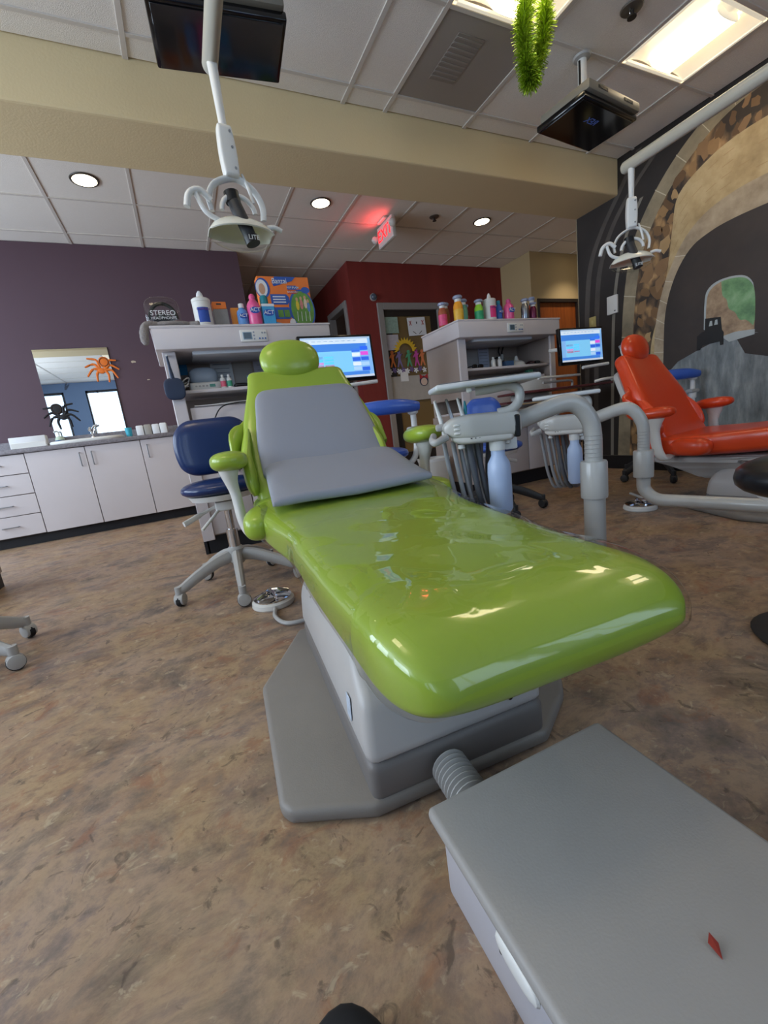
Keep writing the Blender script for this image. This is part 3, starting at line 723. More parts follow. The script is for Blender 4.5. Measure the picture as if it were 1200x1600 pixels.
stool('operator_stool', 'grey star base of a stool cut off by the left edge', (-.955, 1.99, 0), 0, navy, .475, True, math.radians(-27), seat_r=.18)
stool('operator_stool', 'bright blue stool behind the delivery unit of the green chair', (1.93, 2.30, 0), math.radians(160), blue_v, .46, False, .3, legm=dark_pl, seat_r=.17)
bs = [o for o in C.objects if o.name.startswith('operator_stool')][-1]
obj('backrest', cushion(.22, (0, -.19, .58), (0, -.08, 1), (1, 0, 0), (0, -1, 0), lambda t: .135 - .03 * (2 * t / .22 - 1) ** 2, .03, .06, .08, 32, 3, 12, .55), blue_v, bs)
obj('back_bar', tube(sm([(0, -.05, .37), (0, -.19, .37), (0, -.235, .42), (0, -.235, .68)], 5), .014, 10), grey_pl, bs)
stool('black_stool', 'black round padded stool cut off by the right edge', (1.43, .43, 0), 0, black_v, .445, False, math.radians(-60), legm=dark_pl, seat_r=.21, lever=False)
def arm_stool(label, loc, rz, group=None, legm=None):
    """assistant stool with a padded blue body bar on a white post"""
    s = thing('assistant_stool', label, 'stool', loc, rz, group)
    star_base(s, rot0=.4, legm=legm)
    obj('column', lathe([(.027, .19), (.027, .30), (.018, .302), (.018, .46)], 14), chrome, s)
    obj('seat', pillow((0, 0, .53), (.36, .36, .08), 2.6, 30, 12), blue_v, s)
    obj('seat_pan', lathe([(.05, .45), (.14, .47), (.155, .495)], 24), white_pl, s)
    obj('bar_post', tube(sm([(.02, -.02, .44), (.14, -.06, .45), (.20, -.08, .48), (.225, -.09, .55), (.225, -.09, .68)], 6), .017, 12), white_pl, s)
    obj('post_collar', lathe([(.024, .60), (.026, .605), (.026, .64), (.022, .645)], 16, (.225, -.09, 0)), white_pl, s)
    obj('post_knob', bx((.225, -.09, .655), (.085, .06, .03), .012, 2), grey_pl, s)
    obj('upper_post', lathe([(.017, .66), (.017, .735), (.03, .745), (.03, .755)], 16, (.225, -.09, 0)), white_pl, s)
    p = sm([(.25, -.12, .78), (.14, -.10, .79), (.0, -.05, .794), (-.14, .04, .794)], 6)
    n = len(p)
    obj('body_bar', tube(p, [.041 * max(.35, math.sin(PI * (.07 + .86 * i / (n - 1))) ** .35) for i in range(n)], 16, flat=.8, up=(0, 0, 1)), blue_v, s)
    return s
arm_stool('assistant stool with blue padded body bar behind the green chair back', (1.00, 2.24, 0), 0, None)
arm_stool('assistant stool with blue padded body bar by the mural behind the orange chair', (3.43, 2.12, 0), -.15, None, dark_pl)
# ================================================================== DELIVERY UNITS
arm_m = M('grey_arm_enamel', '#b3b1ac', .3, coat=.2, var=.03)
hose_m = M('grey_hose', '#8c8d90', .5, var=.05)
dhose_m = M('dark_grey_hose', '#55575c', .5, var=.05)
bottle_m = M('frosted_bottle', '#b9cbea', .35, var=.02, trans=.15)
def delivery_unit(label, loc, ang, z=0, tray=True, s=1.0, low=None):
    u = thing('delivery_unit', label, 'dental unit', loc, ang)
    def T(bm):
        bmesh.ops.scale(bm, vec=(s, s, 1), verts=bm.verts); return bm
    if low is None:
        obj('post', lathe([(.034, .04), (.034, .39)], 24), arm_m, u)
    else:
        obj('post', tube(sm(low, 7), .033 * s, 20), arm_m, u)
    obj('post_collar', lathe([(.030, .37 + z), (.041, .372 + z), (.042, .378 + z), (.042, .49 + z), (.039, .496 + z), (.03, .497 + z)], 28), arm_m, u)
    neck = sm([(0, 0, .48 + z), (0, 0, .58 + z), (.012, 0, .635 + z), (.05, 0, .683 + z), (.10, 0, .694 + z), (.20, 0, .672 + z), (.315, 0, .640 + z)], 8)
    nk = obj('swing_arm', T(tube(neck, .029, 20)), arm_m, u)
    for i in range(6): obj('groove_ring', T(lathe([(.0285, -.0015), (.0303, 0), (.0285, .0015)], 22, (0, 0, .51 + z + i * .014))), grey_pl, nk)
    # control head
    def hw(t): return .060 - .022 * smooth((t - .16) / .12)
    hd = obj('control_head', T(cushion(.262, (.255, .0, .652 + z), (1, 0, .03), (0, 1, 0), (0, 0, 1), hw, lambda t: .042 - .012 * smooth((t - .16) / .12), .02, .05, 36, 4.5, 20, .6)), arm_m, u)
    obj('lower_shell', T(cushion(.21, (.28, 0, .622 + z), (1, 0, .02), (0, 1, 0), (0, 0, 1), lambda t: .056 - .015 * smooth((t - .12) / .12), .022, .02, .05, 28, 4, 14, .6)), offwhite, hd)
    for i in range(3): obj('button', T(bx((.475 + .0 * i, .047, .668 + z - i * .013), (.022, .012, .007), .002, 1)), white_pl, hd)
    obj('port', T(bx((.275, .052, .645 + z), (.02, .02, .07), .004, 1)), black_pl, hd)
    for i in range(3): obj('vent_dot', T(bx((.43 - i * .014, .054, .622 + z), (.006, .004, .003), .001, 1)), black_pl, hd)
    for x in (.46, .30): obj('rubber_foot', T(lathe([(.011, 0), (.013, -.012), (.006, -.016)], 12, (x, .01, .604 + z))), white_pl, hd)
    # touch handle on the nose
    obj('nose_handle', T(tube(sm([(.51, .03, .635 + z), (.55, .05, .622 + z), (.56, .02, .628 + z), (.55, -.03, .64 + z)], 5), .012, 10)), grey_pl, u)
    # tray on its hooked bracket
    if tray:
        obj('tray_bracket', T(tube(sm([(.33, .035, .69 + z), (.285, .038, .697 + z), (.258, .04, .725 + z), (.262, .04, .758 + z), (.30, .04, .772 + z), (.36, .04, .768 + z), (.40, .03, .768 + z)], 6), .0155, 14)), arm_m, u)
        poly = [(.20, -.15), (.47, -.15), (.55, -.08), (.54, .10), (.455, .115), (.20, .10)]
        tr = obj('tray', T(prism(poly, .778 + z, .796 + z, .008, 3)), M('tray_enamel', '#c3c6c8', .3, var=.02), u)
        obj('tray_mat', T(prism([(.215, -.137), (.462, -.137), (.535, -.075), (.527, .09), (.451, .102), (.215, .087)], .7955 + z, .799 + z, .001, 1)), M('grey_tray_mat', '#5d6065', .4, var=.05), tr)
        obj('tray_knob', T(lathe([(.008, 0), (.010, -.012), (.006, -.016)], 10, (.43, .08, .779 + z))), white_pl, tr)
    # water bottle
    b = obj('water_bottle', T(lathe([(.030, .36 + z), (.040, .375 + z), (.041, .50 + z), (.038, .53 + z), (.024, .555 + z), (.024, .575 + z)], 26, (.335, .012, 0))), bottle_m, u)
    obj('bottle_cap', T(lathe([(.027, .572 + z), (.028, .578 + z), (.028, .602 + z), (.02, .61 + z)], 20, (.335, .012, 0))), white_pl, b)
    obj('valve_block', T(bx((.285, -.02, .588 + z), (.045, .05, .04), .006, 2)), white_pl, u)
    # instrument hoses
    for i, (x, m) in enumerate(((.515, hose_m), (.485, hose_m), (.46, hose_m), (.43, dhose_m), (.40, dhose_m))):
        y = -.03 + .012 * (i % 2)
        d = .05 + .025 * i
        p = sm([(x, y, .615 + z), (x - .012, y - .01, .52 + z), (x - .03, y - .015, .41 + z), (x - .06, y - .04, .335 + z), (x - .09, y - d, .36 + z), (x - .09, y - d - .01, .48 + z), (x - .08, -.04, .612 + z)], 6)
        obj('hose', T(tube(p, .0085 if m is hose_m else .011, 10)), m, u)
    # handpieces standing in the holder
    hb = obj('instrument_holder', T(bx((.46, -.075, .665 + z), (.15, .04, .025), .008, 2)), grey_pl, u)
    for i in range(3):
        x = .42 + i * .042
        h = obj('handpiece', T(tube([(x, -.07, .63 + z), (x + .01, -.075, .69 + z), (x + .022, -.08, .74 + z + .008 * (i % 2)), (x + .026, -.075, .757 + z)], [.008, .0085, .006, .005], 10)), steel if i % 2 else white_pl, hb)
    obj('syringe_tip', T(lathe([(.006, .0), (.007, .02), (.003, .045)], 10, (.42, -.085, .70 + z))), M('teal_plastic', '#3fa7b5', .4, var=.05), hb)
    return u
delivery_unit('delivery unit on a thick grey swing arm beside the green chair', (1.215, .965, 0), math.radians(153), s=.94)
du2 = delivery_unit('delivery unit on a bent grey tube arm beside the orange chair', (1.90, 1.245, 0), math.radians(129), z=-.06, s=.86,
              low=[(-.80, .35, .20), (-.45, .22, .205), (-.14, .07, .205), (-.05, .03, .21), (-.005, .003, .25), (0, 0, .30), (0, 0, .33)])

# ================================================================== TREATMENT CONSOLES
TX = {}
def console(label, loc, hide=False):
    c = thing('treatment_console', label, 'cabinet', loc)
    W, D, H = 1.06, .52, 1.415
    obj('hood', bb(-.03, W + .0, -.03, D, 1.29, H, .008, 2), laminate, c)
    obj('hood_top', bb(-.035, W + .005, -.035, D + .005, H - .006, H + .008, .003, 1), laminate, c)
    obj('hood_light', bb(.17, .80, .04, .30, 1.268, 1.292, .008, 2), M('lamp_diffuser', '#c9ced6', .4, var=.02), c)
    pnl = obj('control_panel', bx((.545, -.034, 1.352), (.168, .012, .072), .005, 2), white_pl, c)
    obj('display', bx((.505, -.0405, 1.352), (.056, .003, .045), .001, 1), M('lcd_grey', '#8ea4b4', .2, var=.05), pnl)
    obj('display', bx((.505, -.0415, 1.352), (.046, .0025, .036), .001, 1), M('lcd_dark', '#50616d', .2, var=.05), pnl)
    btn = None
    for q, (x, z, m) in enumerate([(.545, 1.372, 0), (.545, 1.352, 0), (.545, 1.332, 0), (.578, 1.334, 1), (.596, 1.334, 1), (.614, 1.334, 1), (.598, 1.368, 0), (.614, 1.368, 0)]):
        obj('button', lathe([(.0055, -.002), (.0055, .003)], 10, (x, -.041, z), axis='y'), M('blue_button', '#41639f', .4, var=.05) if m else M('grey_button', '#9098a4', .4, var=.05), pnl)
    # side panels, back, shelves
    obj('side_panel', bb(0, .022, .05, D, .83, 1.29, .003, 1), lam_side, c)
    obj('front_post', bb(.0, .075, .03, .052, .10, 1.29, .004, 1), laminate, c)
    obj('side_panel', bb(W - .022, W, .05, D, .83, 1.29, .003, 1), lam_side, c)
    obj('front_post', bb(W - .06, W, .03, .052, .83, 1.29, .004, 1), laminate, c)
    obj('back_panel', bb(.022, W - .022, D - .03, D, .12, 1.29), M('console_back_beige', '#a99c92', .6, var=.05), c)
    obj('shelf', bb(.022, W - .022, .08, D - .03, 1.045, 1.066, .004, 2), laminate, c)
    obj('lower_shelf', bb(.022, W - .022, .10, D - .03, .70, .72, .004, 2), laminate, c)
    obj('body', bb(0, W, .07, D, .12, .70, .004, 1), lam_side, c)
    for k in range(3):
        x0 = .02 + k * .342
        dr = obj('door', bb(x0, x0 + .335, .05, .07, .13, .685, .004, 2), laminate, c)
        obj('handle', tube(sm([(x0 + .29, .05, .62), (x0 + .29, .03, .615), (x0 + .29, .03, .53), (x0 + .29, .05, .525)], 4), .005, 8), steel, dr)
    dw = obj('drawer', bb(.09, .60, .06, .10, .73, .955, .006, 2), laminate, c)
    obj('paper_tray', loft([[V((x, .055 - .03 * math.sin(PI * (x - .62) / .40), z)) for x in (.62, .70, .78, .86, .94, 1.02)] + [V((x, .30, z)) for x in (1.02, .62)] for z in (.73, .95)]), white_pl, c)
    obj('kickboard', bb(.02, W - .02, .09, .12, 0, .12), kickm, c)
    obj('kick_side', bb(.0, .03, .09, D - .02, 0, .12), kickm, c)
    return c
con1 = console('pale treatment console topped with a big toy box behind the green chair', (.0, 2.90, 0))
con2 = console('pale treatment console topped with a row of bottles before the red wall', (2.14, 2.88, 0))
# burgundy worktops that fold out of the second console
wt = thing('fold_out_worktop', 'burgundy fold-out worktop with white rails at the right console', 'worktop', (2.14, 2.88, 0))
bur = M('burgundy_laminate', '#5a2a2c', .35, var=.08)
obj('top', prism([(.30, -.32), (1.22, -.42), (1.30, -.12), (1.05, -.036), (.30, -.036)], .80, .818, .005, 2), bur, wt)
obj('rail', tube(sm([(1.02, -.40, .83), (1.10, -.43, .84), (1.32, -.38, .845), (1.36, -.30, .84)], 5), .012, 10), white_pl, wt)
obj('lower_top', bb(.25, .85, -.20, -.036, .735, .752, .004, 2), bur, wt)
obj('bracket', bb(.44, .76, -.16, -.036, .752, .80, .01, 2), offwhite, wt)
obj('rail', tube([(.50, -.30, .905), (1.06, -.22, .91)], .011, 10), white_pl, wt)
obj('rail', tube(sm([(.60, -.25, .87), (.92, -.22, .872), (.99, -.20, .86), (1.0, -.19, .82)], 5), .010, 10), grey_pl, wt)

# ---- monitors
bez = M('glossy_black_bezel', '#0b0b0e', .15, coat=.3, var=.05)
def screen_mat(n, h, e=.9): return M('screen_' + n, h, .3, var=0, emit=e)
def monitor(label, cx, cy, cz, w, h, yaw, roll, armto):
    m = thing('monitor', label, 'monitor', (cx, cy, cz)); m.rotation_euler = (math.radians(-3), roll, yaw)
    obj('casing', bx((0, .018, 0), (w, .036, h), .006, 2), bez, m)
    sw, sh = w - .034, h - .040
    sc = obj('screen', bx((0, -.0005, .004), (sw, .003, sh), 0), screen_mat('pale_blue', '#7fb2e8', .75), m)
    def blk(x0, x1, z0, z1, n, hx):    # fractions of the screen, z from the top
        obj('screen_block', bx(((x0 + x1 - 1) / 2 * sw, -.0024, .004 + (.5 - (z0 + z1) / 2) * sh), ((x1 - x0) * sw, .0012, (z1 - z0) * sh)), screen_mat(n, hx, .8), sc)
    blk(0, 1, 0, .045, 'title', '#9fb6cf'); blk(0, .96, .045, .16, 'toolbar', '#cfe0f0')
    blk(.0, .93, .16, .34, 'band_blue', '#3f7fd6'); blk(.10, .70, .34, .86, 'sky', '#7cc4ee'); blk(.0, .93, .86, .945, 'band_blue', '#3f7fd6'); blk(0, 1, .945, 1, 'taskbar', '#c3ccd8')
    for q, (n, hx) in enumerate((('slate', '#6f7f92'), ('cyan', '#4fc3e8'), ('pink', '#e07aa0'), ('red', '#b8535c'))): blk(.11, .27, .46 + q * .07, .515 + q * .07, n, hx); blk(.29, .42, .46 + q * .07, .50 + q * .07, n if q % 2 else 'cyan', hx if q % 2 else '#4fc3e8')
    for q, (n, hx) in enumerate((('royal', '#2d62d8'), ('white', '#dfe9f4'), ('royal', '#2d62d8'), ('white', '#dfe9f4'), ('ice', '#a8cdf0'))): blk(.70, .82, .28 + q * .115, .37 + q * .115, n, hx)
    for q, (n, hx) in enumerate((('royal', '#2d62d8'), ('magenta', '#e04fd0'), ('royal', '#2d62d8'), ('ice', '#a8cdf0'), ('royal', '#2d62d8'))): blk(.83, .945, .24 + q * .13, .33 + q * .13, n, hx)
    for q in range(9): blk(.06 + q * .085, .115 + q * .085, .085, .10, 'ink', '#5d6c80')
    obj('stand_plate', bx((0, .06, 0), (.10, .05, .10), .01, 2), black_pl, m)
    obj('support_arm', tube(sm([(0, .06, -.02)] + armto, 5), .016, 10), white_pl, m)
    obj('keyboard_rail', tube([(-.04, -.03, -h / 2 - .035), (.24, -.03, -h / 2 - .020)], .013, 10), white_pl, m)
    return m
monitor('flat monitor with a blue schedule beside the console behind the green headrest', 1.045, 2.74, 1.165, .52, .30, .0, .0, [(-.01, .13, -.02), (-.02, .16, -.02)])
monitor('flat monitor with a blue schedule at the mural wall above the orange chair', 3.12, 2.56, 1.13, .47, .29, math.radians(-4), 0, [(-.03, .14, .0), (-.08, .20, .02), (-.10, .26, .03)])

# ================================================================== SINK CABINETS
steelh = steel
def handle(parent, x, z, vert, y=4.955, L=.13):
    if vert: p = [(x, y + .02, z + L / 2), (x, y, z + L / 2 - .006), (x, y, z - L / 2 + .006), (x, y + .02, z - L / 2)]
    else: p = [(x - L / 2, y + .02, z), (x - L / 2 + .006, y, z), (x + L / 2 - .006, y, z), (x + L / 2, y + .02, z)]
    obj('handle', tube(p, .0055, 8), steelh, parent)
def base_cab(label, x0, x1, doors=(), drawers=()):
    c = thing('base_cabinet', label, 'cabinet', (0, 0, 0))
    obj('carcass', bb(x0, x1, 5.0, 5.49, .095, .865), M('cabinet_inside', '#4b4648', .6, var=.05), c)
    for a, b_, hx in doors:
        d = obj('door', bb(a + .003, b_ - .003, 4.98, 5.0, .10, .862, .002, 1), laminate, c); handle(d, hx, .745, True)
    n = len(drawers)
    for z0, z1 in drawers:
        d = obj('drawer', bb(x0 + .003, x1 - .003, 4.98, 5.0, z0 + .003, z1 - .003, .002, 1), laminate, c); handle(d, (x0 + x1) / 2 - .02, (z0 + z1) / 2, False)
    obj('kickboard', bb(x0, x1, 5.045, 5.06, 0, .095), kickm, c)
    return c
base_cab('pale laminate drawer unit at the left end of the sink counter', -1.80, -1.336, drawers=((.10, .30), (.30, .49), (.49, .68), (.68, .862)))
base_cab('two-door pale laminate cabinet under the sink below the mirror', -1.336, -.38, doors=((-1.336, -.859, -.91), (-.859, -.38, -.81)))
base_cab('pale laminate cabinet with one handle between sink cabinet and stool', -.38, .56, doors=((-.38, .09, -.325), (.09, .56, .50)))
base_cab('pale laminate cabinet at the far left under the grey counter', -2.8, -1.803, doors=((-2.8, -2.3, -2.36), (-2.3, -1.803, -1.9)))
ctp = thing('countertop', 'grey laminate counter with sink along the purple wall', 'countertop')
grey_lam = ramp_mat('grey_speckled_laminate', [(.35, '#6f6b70'), (.65, '#858086')], 60, 3, .45)
obj('slab', bb(-2.8, .60, 4.955, 5.498, .866, .908, .006, 2), grey_lam, ctp)
struct('trim_2', bb(-2.8, .60, 5.478, 5.498, .909, 1.0, .003, 1), grey_lam)
sk = thing('sink', 'white oval sink with raised rim set in the grey counter', 'sink', (-.84, 5.19, .908))
obj('rim', tube([(.30 * math.copysign(abs(math.cos(a)) ** .7, math.cos(a)), .175 * math.copysign(abs(math.sin(a)) ** .7, math.sin(a)), .012) for a in [2 * PI * q / 40 for q in range(40)]], .024, 10, closed=True, flat=.8), white_pl, sk)
obj('bowl', loft([[V((x * k * .29, y * k * .165, z)) for x, y in se(32, 2.8)] for k, z in ((1, .012), (.95, .008), (.6, .005), (.1, .004))]), white_pl, sk)
fc = thing('faucet', 'dark chrome faucet behind the white sink', 'faucet', (-.83, 5.42, .908))
obj('base', lathe([(.028, 0), (.03, .012), (.022, .03), (.018, .06)], 16), chrome, fc)
obj('spout', tube(sm([(0, 0, .05), (0, -.02, .12), (0, -.07, .145), (0, -.12, .12)], 6), .013, 10), chrome, fc)
obj('lever', tube(sm([(0, .0, .10), (.02, .01, .16), (.06, .01, .18)], 5), .010, 8), chrome, fc)
mr = thing('mirror', 'frameless square mirror on the purple wall above the sink', 'mirror', (-.84, 5.497, 1.42))
obj('backing', bx((0, -.002, 0), (.66, .004, .92), 0), dark_pl, mr)
obj('glass', bx((0, -.007, 0), (.655, .006, .915), .0015, 1), M('mirror_silver', '#e6eaec', .01, metal=1, var=0), mr)
def spider(label, x, z, r, m, flip=1, y=5.478):
    s = thing('spider_decoration', label, 'decoration', (x, y, z)); s.rotation_euler = (0, .12 * flip, 0)
    obj('abdomen', pillow((.02 * flip, 0, r * .42), (r * .62, .016, r * .66), 2.2), m, s)
    obj('abdomen_ring', tube([(.02 * flip + r * .24 * math.cos(a), -.008, r * .42 + r * .26 * math.sin(a)) for a in [2 * PI * q / 24 for q in range(24)]], r * .018, 6, closed=True), M('spider_outline', '#3a2416', .6, var=.1), s)
    obj('head', pillow((-.01 * flip, 0, -.02), (r * .42, .016, r * .36), 2.2), m, s)
    for k in range(4):
        for d in (-1, 1):
            a = math.radians([40, 8, -28, -68][k]); L = r * [1.05, .95, .95, .85][k]
            p = sm([(d * r * .12, 0, -.01), (d * math.cos(a + .35) * L * .55, -.002, math.sin(a + .35) * L * .55), (d * math.cos(a) * L, 0, math.sin(a - .12) * L)], 6)
            obj('leg', tube(p, [r * .085 * (1 - .5 * i / 12) for i in range(13)], 8, flat=.4, up=(1, 0, .5)), m, s)
    return s
spider('orange glitter spider decoration stuck on the mirror corner', -.60, 1.66, .165, M('orange_glitter', '#e0711c', .5, var=.3, scale=120), 1)
spider('black spider decoration stuck on the lower left of the mirror', -1.065, 1.22, .165, M('black_glitter', '#0d0b10', .6, var=.3, scale=120), -1)

lb = thing('lotion_bottle', 'white pump soap bottle with blue label beside the sink', 'bottle', (-1.125, 5.43, .908))
obj('body', lathe([(.038, 0), (.042, .01), (.042, .07), (.03, .095), (.014, .10)], 20), M('pale_green_soap', '#c9dcc6', .3, var=.05), lb)
obj('label_band', lathe([(.0425, .02), (.0425, .06)], 20, cap=False), M('blue_label', '#31609c', .5, var=.2, scale=80), lb)
obj('pump', tube(sm([(0, 0, .10), (0, 0, .14), (-.01, -.01, .15), (-.03, -.03, .145)], 4), .008, 8), white_pl, lb)
cp = obj('cup', lathe([(.026, 0), (.03, .05), (.034, .10), (.03, .10), (.026, .05), (.022, .008)], 20, (-.475, 5.2, .908)), M('cyan_plastic', '#3da8bd', .35, var=.05)); tag(cp, 'small turquoise plastic cup on the grey counter', 'cup')
tw = thing('paper_towel_pack', 'stack of white folded paper towels with a grey band on the counter', 'paper towels', (-.25, 5.2, .9085), -.05)
for q in range(4): obj('towel_stack', bx((-.115 + q * .075, 0, .055), (.07, .10, .108 + .008 * (q % 2)), .012, 2), paper if q != 1 else M('grey_paper_band', '#9b9790', .7, var=.05), tw)
pb = thing('tissue_box', 'flat white box lying on the grey counter left of the sink', 'box', (-1.31, 5.15, .908), .05)
obj('body', bx((0, 0, .055), (.28, .12, .11), .006, 2), paper, pb)
obj('flap', bx((0, -.062, .03), (.27, .006, .05), .002, 1), white_pl, pb)

# low cabinet whose corner shows at the left edge
lc = thing('side_cabinet', 'beige cabinet corner with black kickboard at the left edge', 'cabinet', (0, 0, 0))
obj('body', bb(-1.9, -1.195, 2.9, 3.40, .09, .9, .004, 1), lam_side, lc)
obj('kickboard', bb(-1.88, -1.20, 2.92, 3.38, 0, .09), kickm, lc)
obj('door', bb(-1.88, -1.21, 2.88, 2.9, .10, .88, .003, 1), laminate, lc)
# ================================================================== OVERHEAD
glow_white = M('troffer_glow_white', '#f0e6cf', .5, var=.02, emit=.6)  # faint glow stands in for the basket's light on pan, frame and ends
basket_m = M('lit_diffuser', '#ffe9c2', .5, var=0, emit=12.0)
def troffer(label, i, j, power):
    x0, x1, y0, y1 = FX[i], FX[i + 1], FY[j], FY[j + 1]; cx, cy = (x0 + x1) / 2, (y0 + y1) / 2; w, d = (x1 - x0) - .03, (y1 - y0) - .03
    t = thing('ceiling_light', label, 'ceiling light', (cx, cy, ZC), 0, 'recessed ceiling lights')
    fr = B()
    for a in ((-w / 2, -w / 2 + .018, -d / 2, d / 2), (w / 2 - .018, w / 2, -d / 2, d / 2), (-w / 2, w / 2, -d / 2, -d / 2 + .018), (-w / 2, w / 2, d / 2 - .018, d / 2)): bb(a[0], a[1], a[2], a[3], -.004, .012, .002, 1, fr)
    obj('frame', fr, glow_white, t)
    # curved reflector: two shallow troughs rising to the middle
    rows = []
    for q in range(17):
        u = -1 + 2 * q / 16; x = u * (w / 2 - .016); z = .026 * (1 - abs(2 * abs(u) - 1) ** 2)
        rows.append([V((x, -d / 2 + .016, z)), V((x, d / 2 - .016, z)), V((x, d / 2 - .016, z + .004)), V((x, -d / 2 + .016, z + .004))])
    obj('reflector', loft(rows), glow_white, t)
    rows = []
    for q in range(13):
        a = PI * q / 12; rows.append([V((-.19 * w * math.cos(a) * 1.05, y, .012 - .040 * math.sin(a))) for y in (-d / 2 + .05, d / 2 - .05)] + [V((-.18 * w * math.cos(a), y, .016 - .034 * math.sin(a))) for y in (d / 2 - .05, -d / 2 + .05)])
    obj('diffuser_basket', loft(rows), basket_m, t)
    for s in (-1, 1): obj('basket_end', pillow((0, s * (d / 2 - .05), .0), (.36 * w, .008, .06), 2.6, 16, 8), glow_white, t)
    return t
WHERE = {(7, 5): 'lit ceiling light panel at the upper right corner above the mural', (5, 5): 'lit ceiling light panel behind the green tinsel at the top edge', (7, 3): 'lit ceiling light panel in line with the upper right one, nearer the camera', (2, 4): 'lit ceiling light panel to the left of the hanging monitors'}
for ij in sorted(holes - {(5, 6)}):
    troffer(WHERE.get(ij, 'lit ceiling light panel overhead outside the picture'), ij[0], ij[1], 14)

cv = thing('ceiling_vent', 'square perforated ceiling return vent next to the green tinsel', 'vent', ((FX[5] + FX[6]) / 2, (FY[6] + FY[7]) / 2, ZC))
w_, d_ = FX[6] - FX[5] - .02, FY[7] - FY[6] - .02
obj('face_plate', bx((0, 0, .008), (w_, d_, .012), .002, 1), M('vent_grey', '#9c948c', .6, var=.05, scale=200), cv)
obj('duct_opening', bx((-.08, -.03, .001), (.17, .30, .003), .001, 1), M('vent_shadow_grey', '#8d857d', .7, var=.1, scale=150), cv)
for q in range(9): obj('louver', bx((-.08, -.155 + q * .031, -.0015), (.165, .012, .003), .001, 1), M('vent_louver_grey', '#968e86', .6, var=.05), cv)

can_m = M('can_lamp', '#fff1d0', .4, var=0, emit=9.0)
for k, (x, y, lab) in enumerate(((-.273, 4.314, 'leftmost round recessed downlight above the purple wall'), (1.68, 4.30, 'middle round recessed downlight left of the exit sign'), (3.681, 4.345, 'rightmost round recessed downlight above the console bottles'), (5.75, 4.55, 'round recessed downlight in the door alcove behind the mural wall'))):
    c = thing('downlight', lab, 'downlight', (x, y, ZR), 0, 'recessed downlights')
    obj('trim_ring', lathe([(.085, -.006), (.10, -.006), (.103, .0), (.085, .004)], 32, cap=False), M('dark_trim', '#4a423a', .5, var=.05), c)
    obj('lamp', lathe([(.001, -.004), (.05, -.005), (.088, -.004), (.088, .0)], 28), can_m, c)
    d = bpy.data.lights.new('downlight_beam', 'SPOT'); d.energy = 48; d.spot_size = 1.9; d.spot_blend = .7; d.color = (1, .86, .66); d.shadow_soft_size = .07
    o = bpy.data.objects.new('downlight_beam', d); C.objects.link(o); o.location = (x, y, ZR - .02)

# exit sign hanging across the passage
ex = thing('exit_sign', 'white exit sign with glowing red letters under the rear ceiling', 'sign', (2.48, 4.50, ZR), 0)
obj('canopy', bx((0, 0, -.012), (.12, .16, .024), .004, 1), white_pl, ex)
hs = obj('housing', bx((0, 0, -.13), (.045, .36, .21), .006, 2), white_pl, ex)
obj('face', bx((-.0235, 0, -.13), (.003, .34, .19), .001, 1), M('exit_face', '#d8c9c6', .5, var=.03), hs)
red_l = M('exit_red', '#ff1b24', .4, var=0, emit=2.2)
obj('letters', text('EXIT', .165, .004, (-.026, 0, -.13), (PI / 2, 0, -PI / 2)), red_l, hs, smooth=False)
for s in (-1, 1):
    obj('emergency_lamp', xf(lathe([(.012, .05), (.035, .03), (.042, 0), (.038, -.012)], 18), Matrix.Translation((-.03, .215 * s, -.12)) @ Matrix.Rotation(-PI / 2, 4, 'Y')), white_pl, ex)
o = area('exit_sign_glow', (2.42, 4.50, ZR - .10), (0, math.radians(115), 0), .04, .30, .9, (1, .06, .06))

def sprinkler(label, loc):
    s = thing('sprinkler', label, 'sprinkler', loc)
    obj('escutcheon', lathe([(.02, -.012), (.05, -.006), (.055, 0)], 22), M('dull_steel', '#7a756f', .45, metal=.8, var=.1), s)
    obj('head', lathe([(.012, -.012), (.010, -.035), (.022, -.038), (.022, -.042)], 16), M('dark_steel', '#4a4541', .4, metal=.8, var=.1), s)
    obj('frame', tube(sm([(-.012, 0, -.01), (-.016, 0, -.025), (0, 0, -.037), (.016, 0, -.025), (.012, 0, -.01)], 4), .003, 6), steel, s)
sprinkler('ceiling sprinkler head near the upper light panel', (2.515, 1.71, ZC))
sprinkler('dark ceiling sprinkler head left of the rightmost downlight', (3.02, 4.35, ZR))

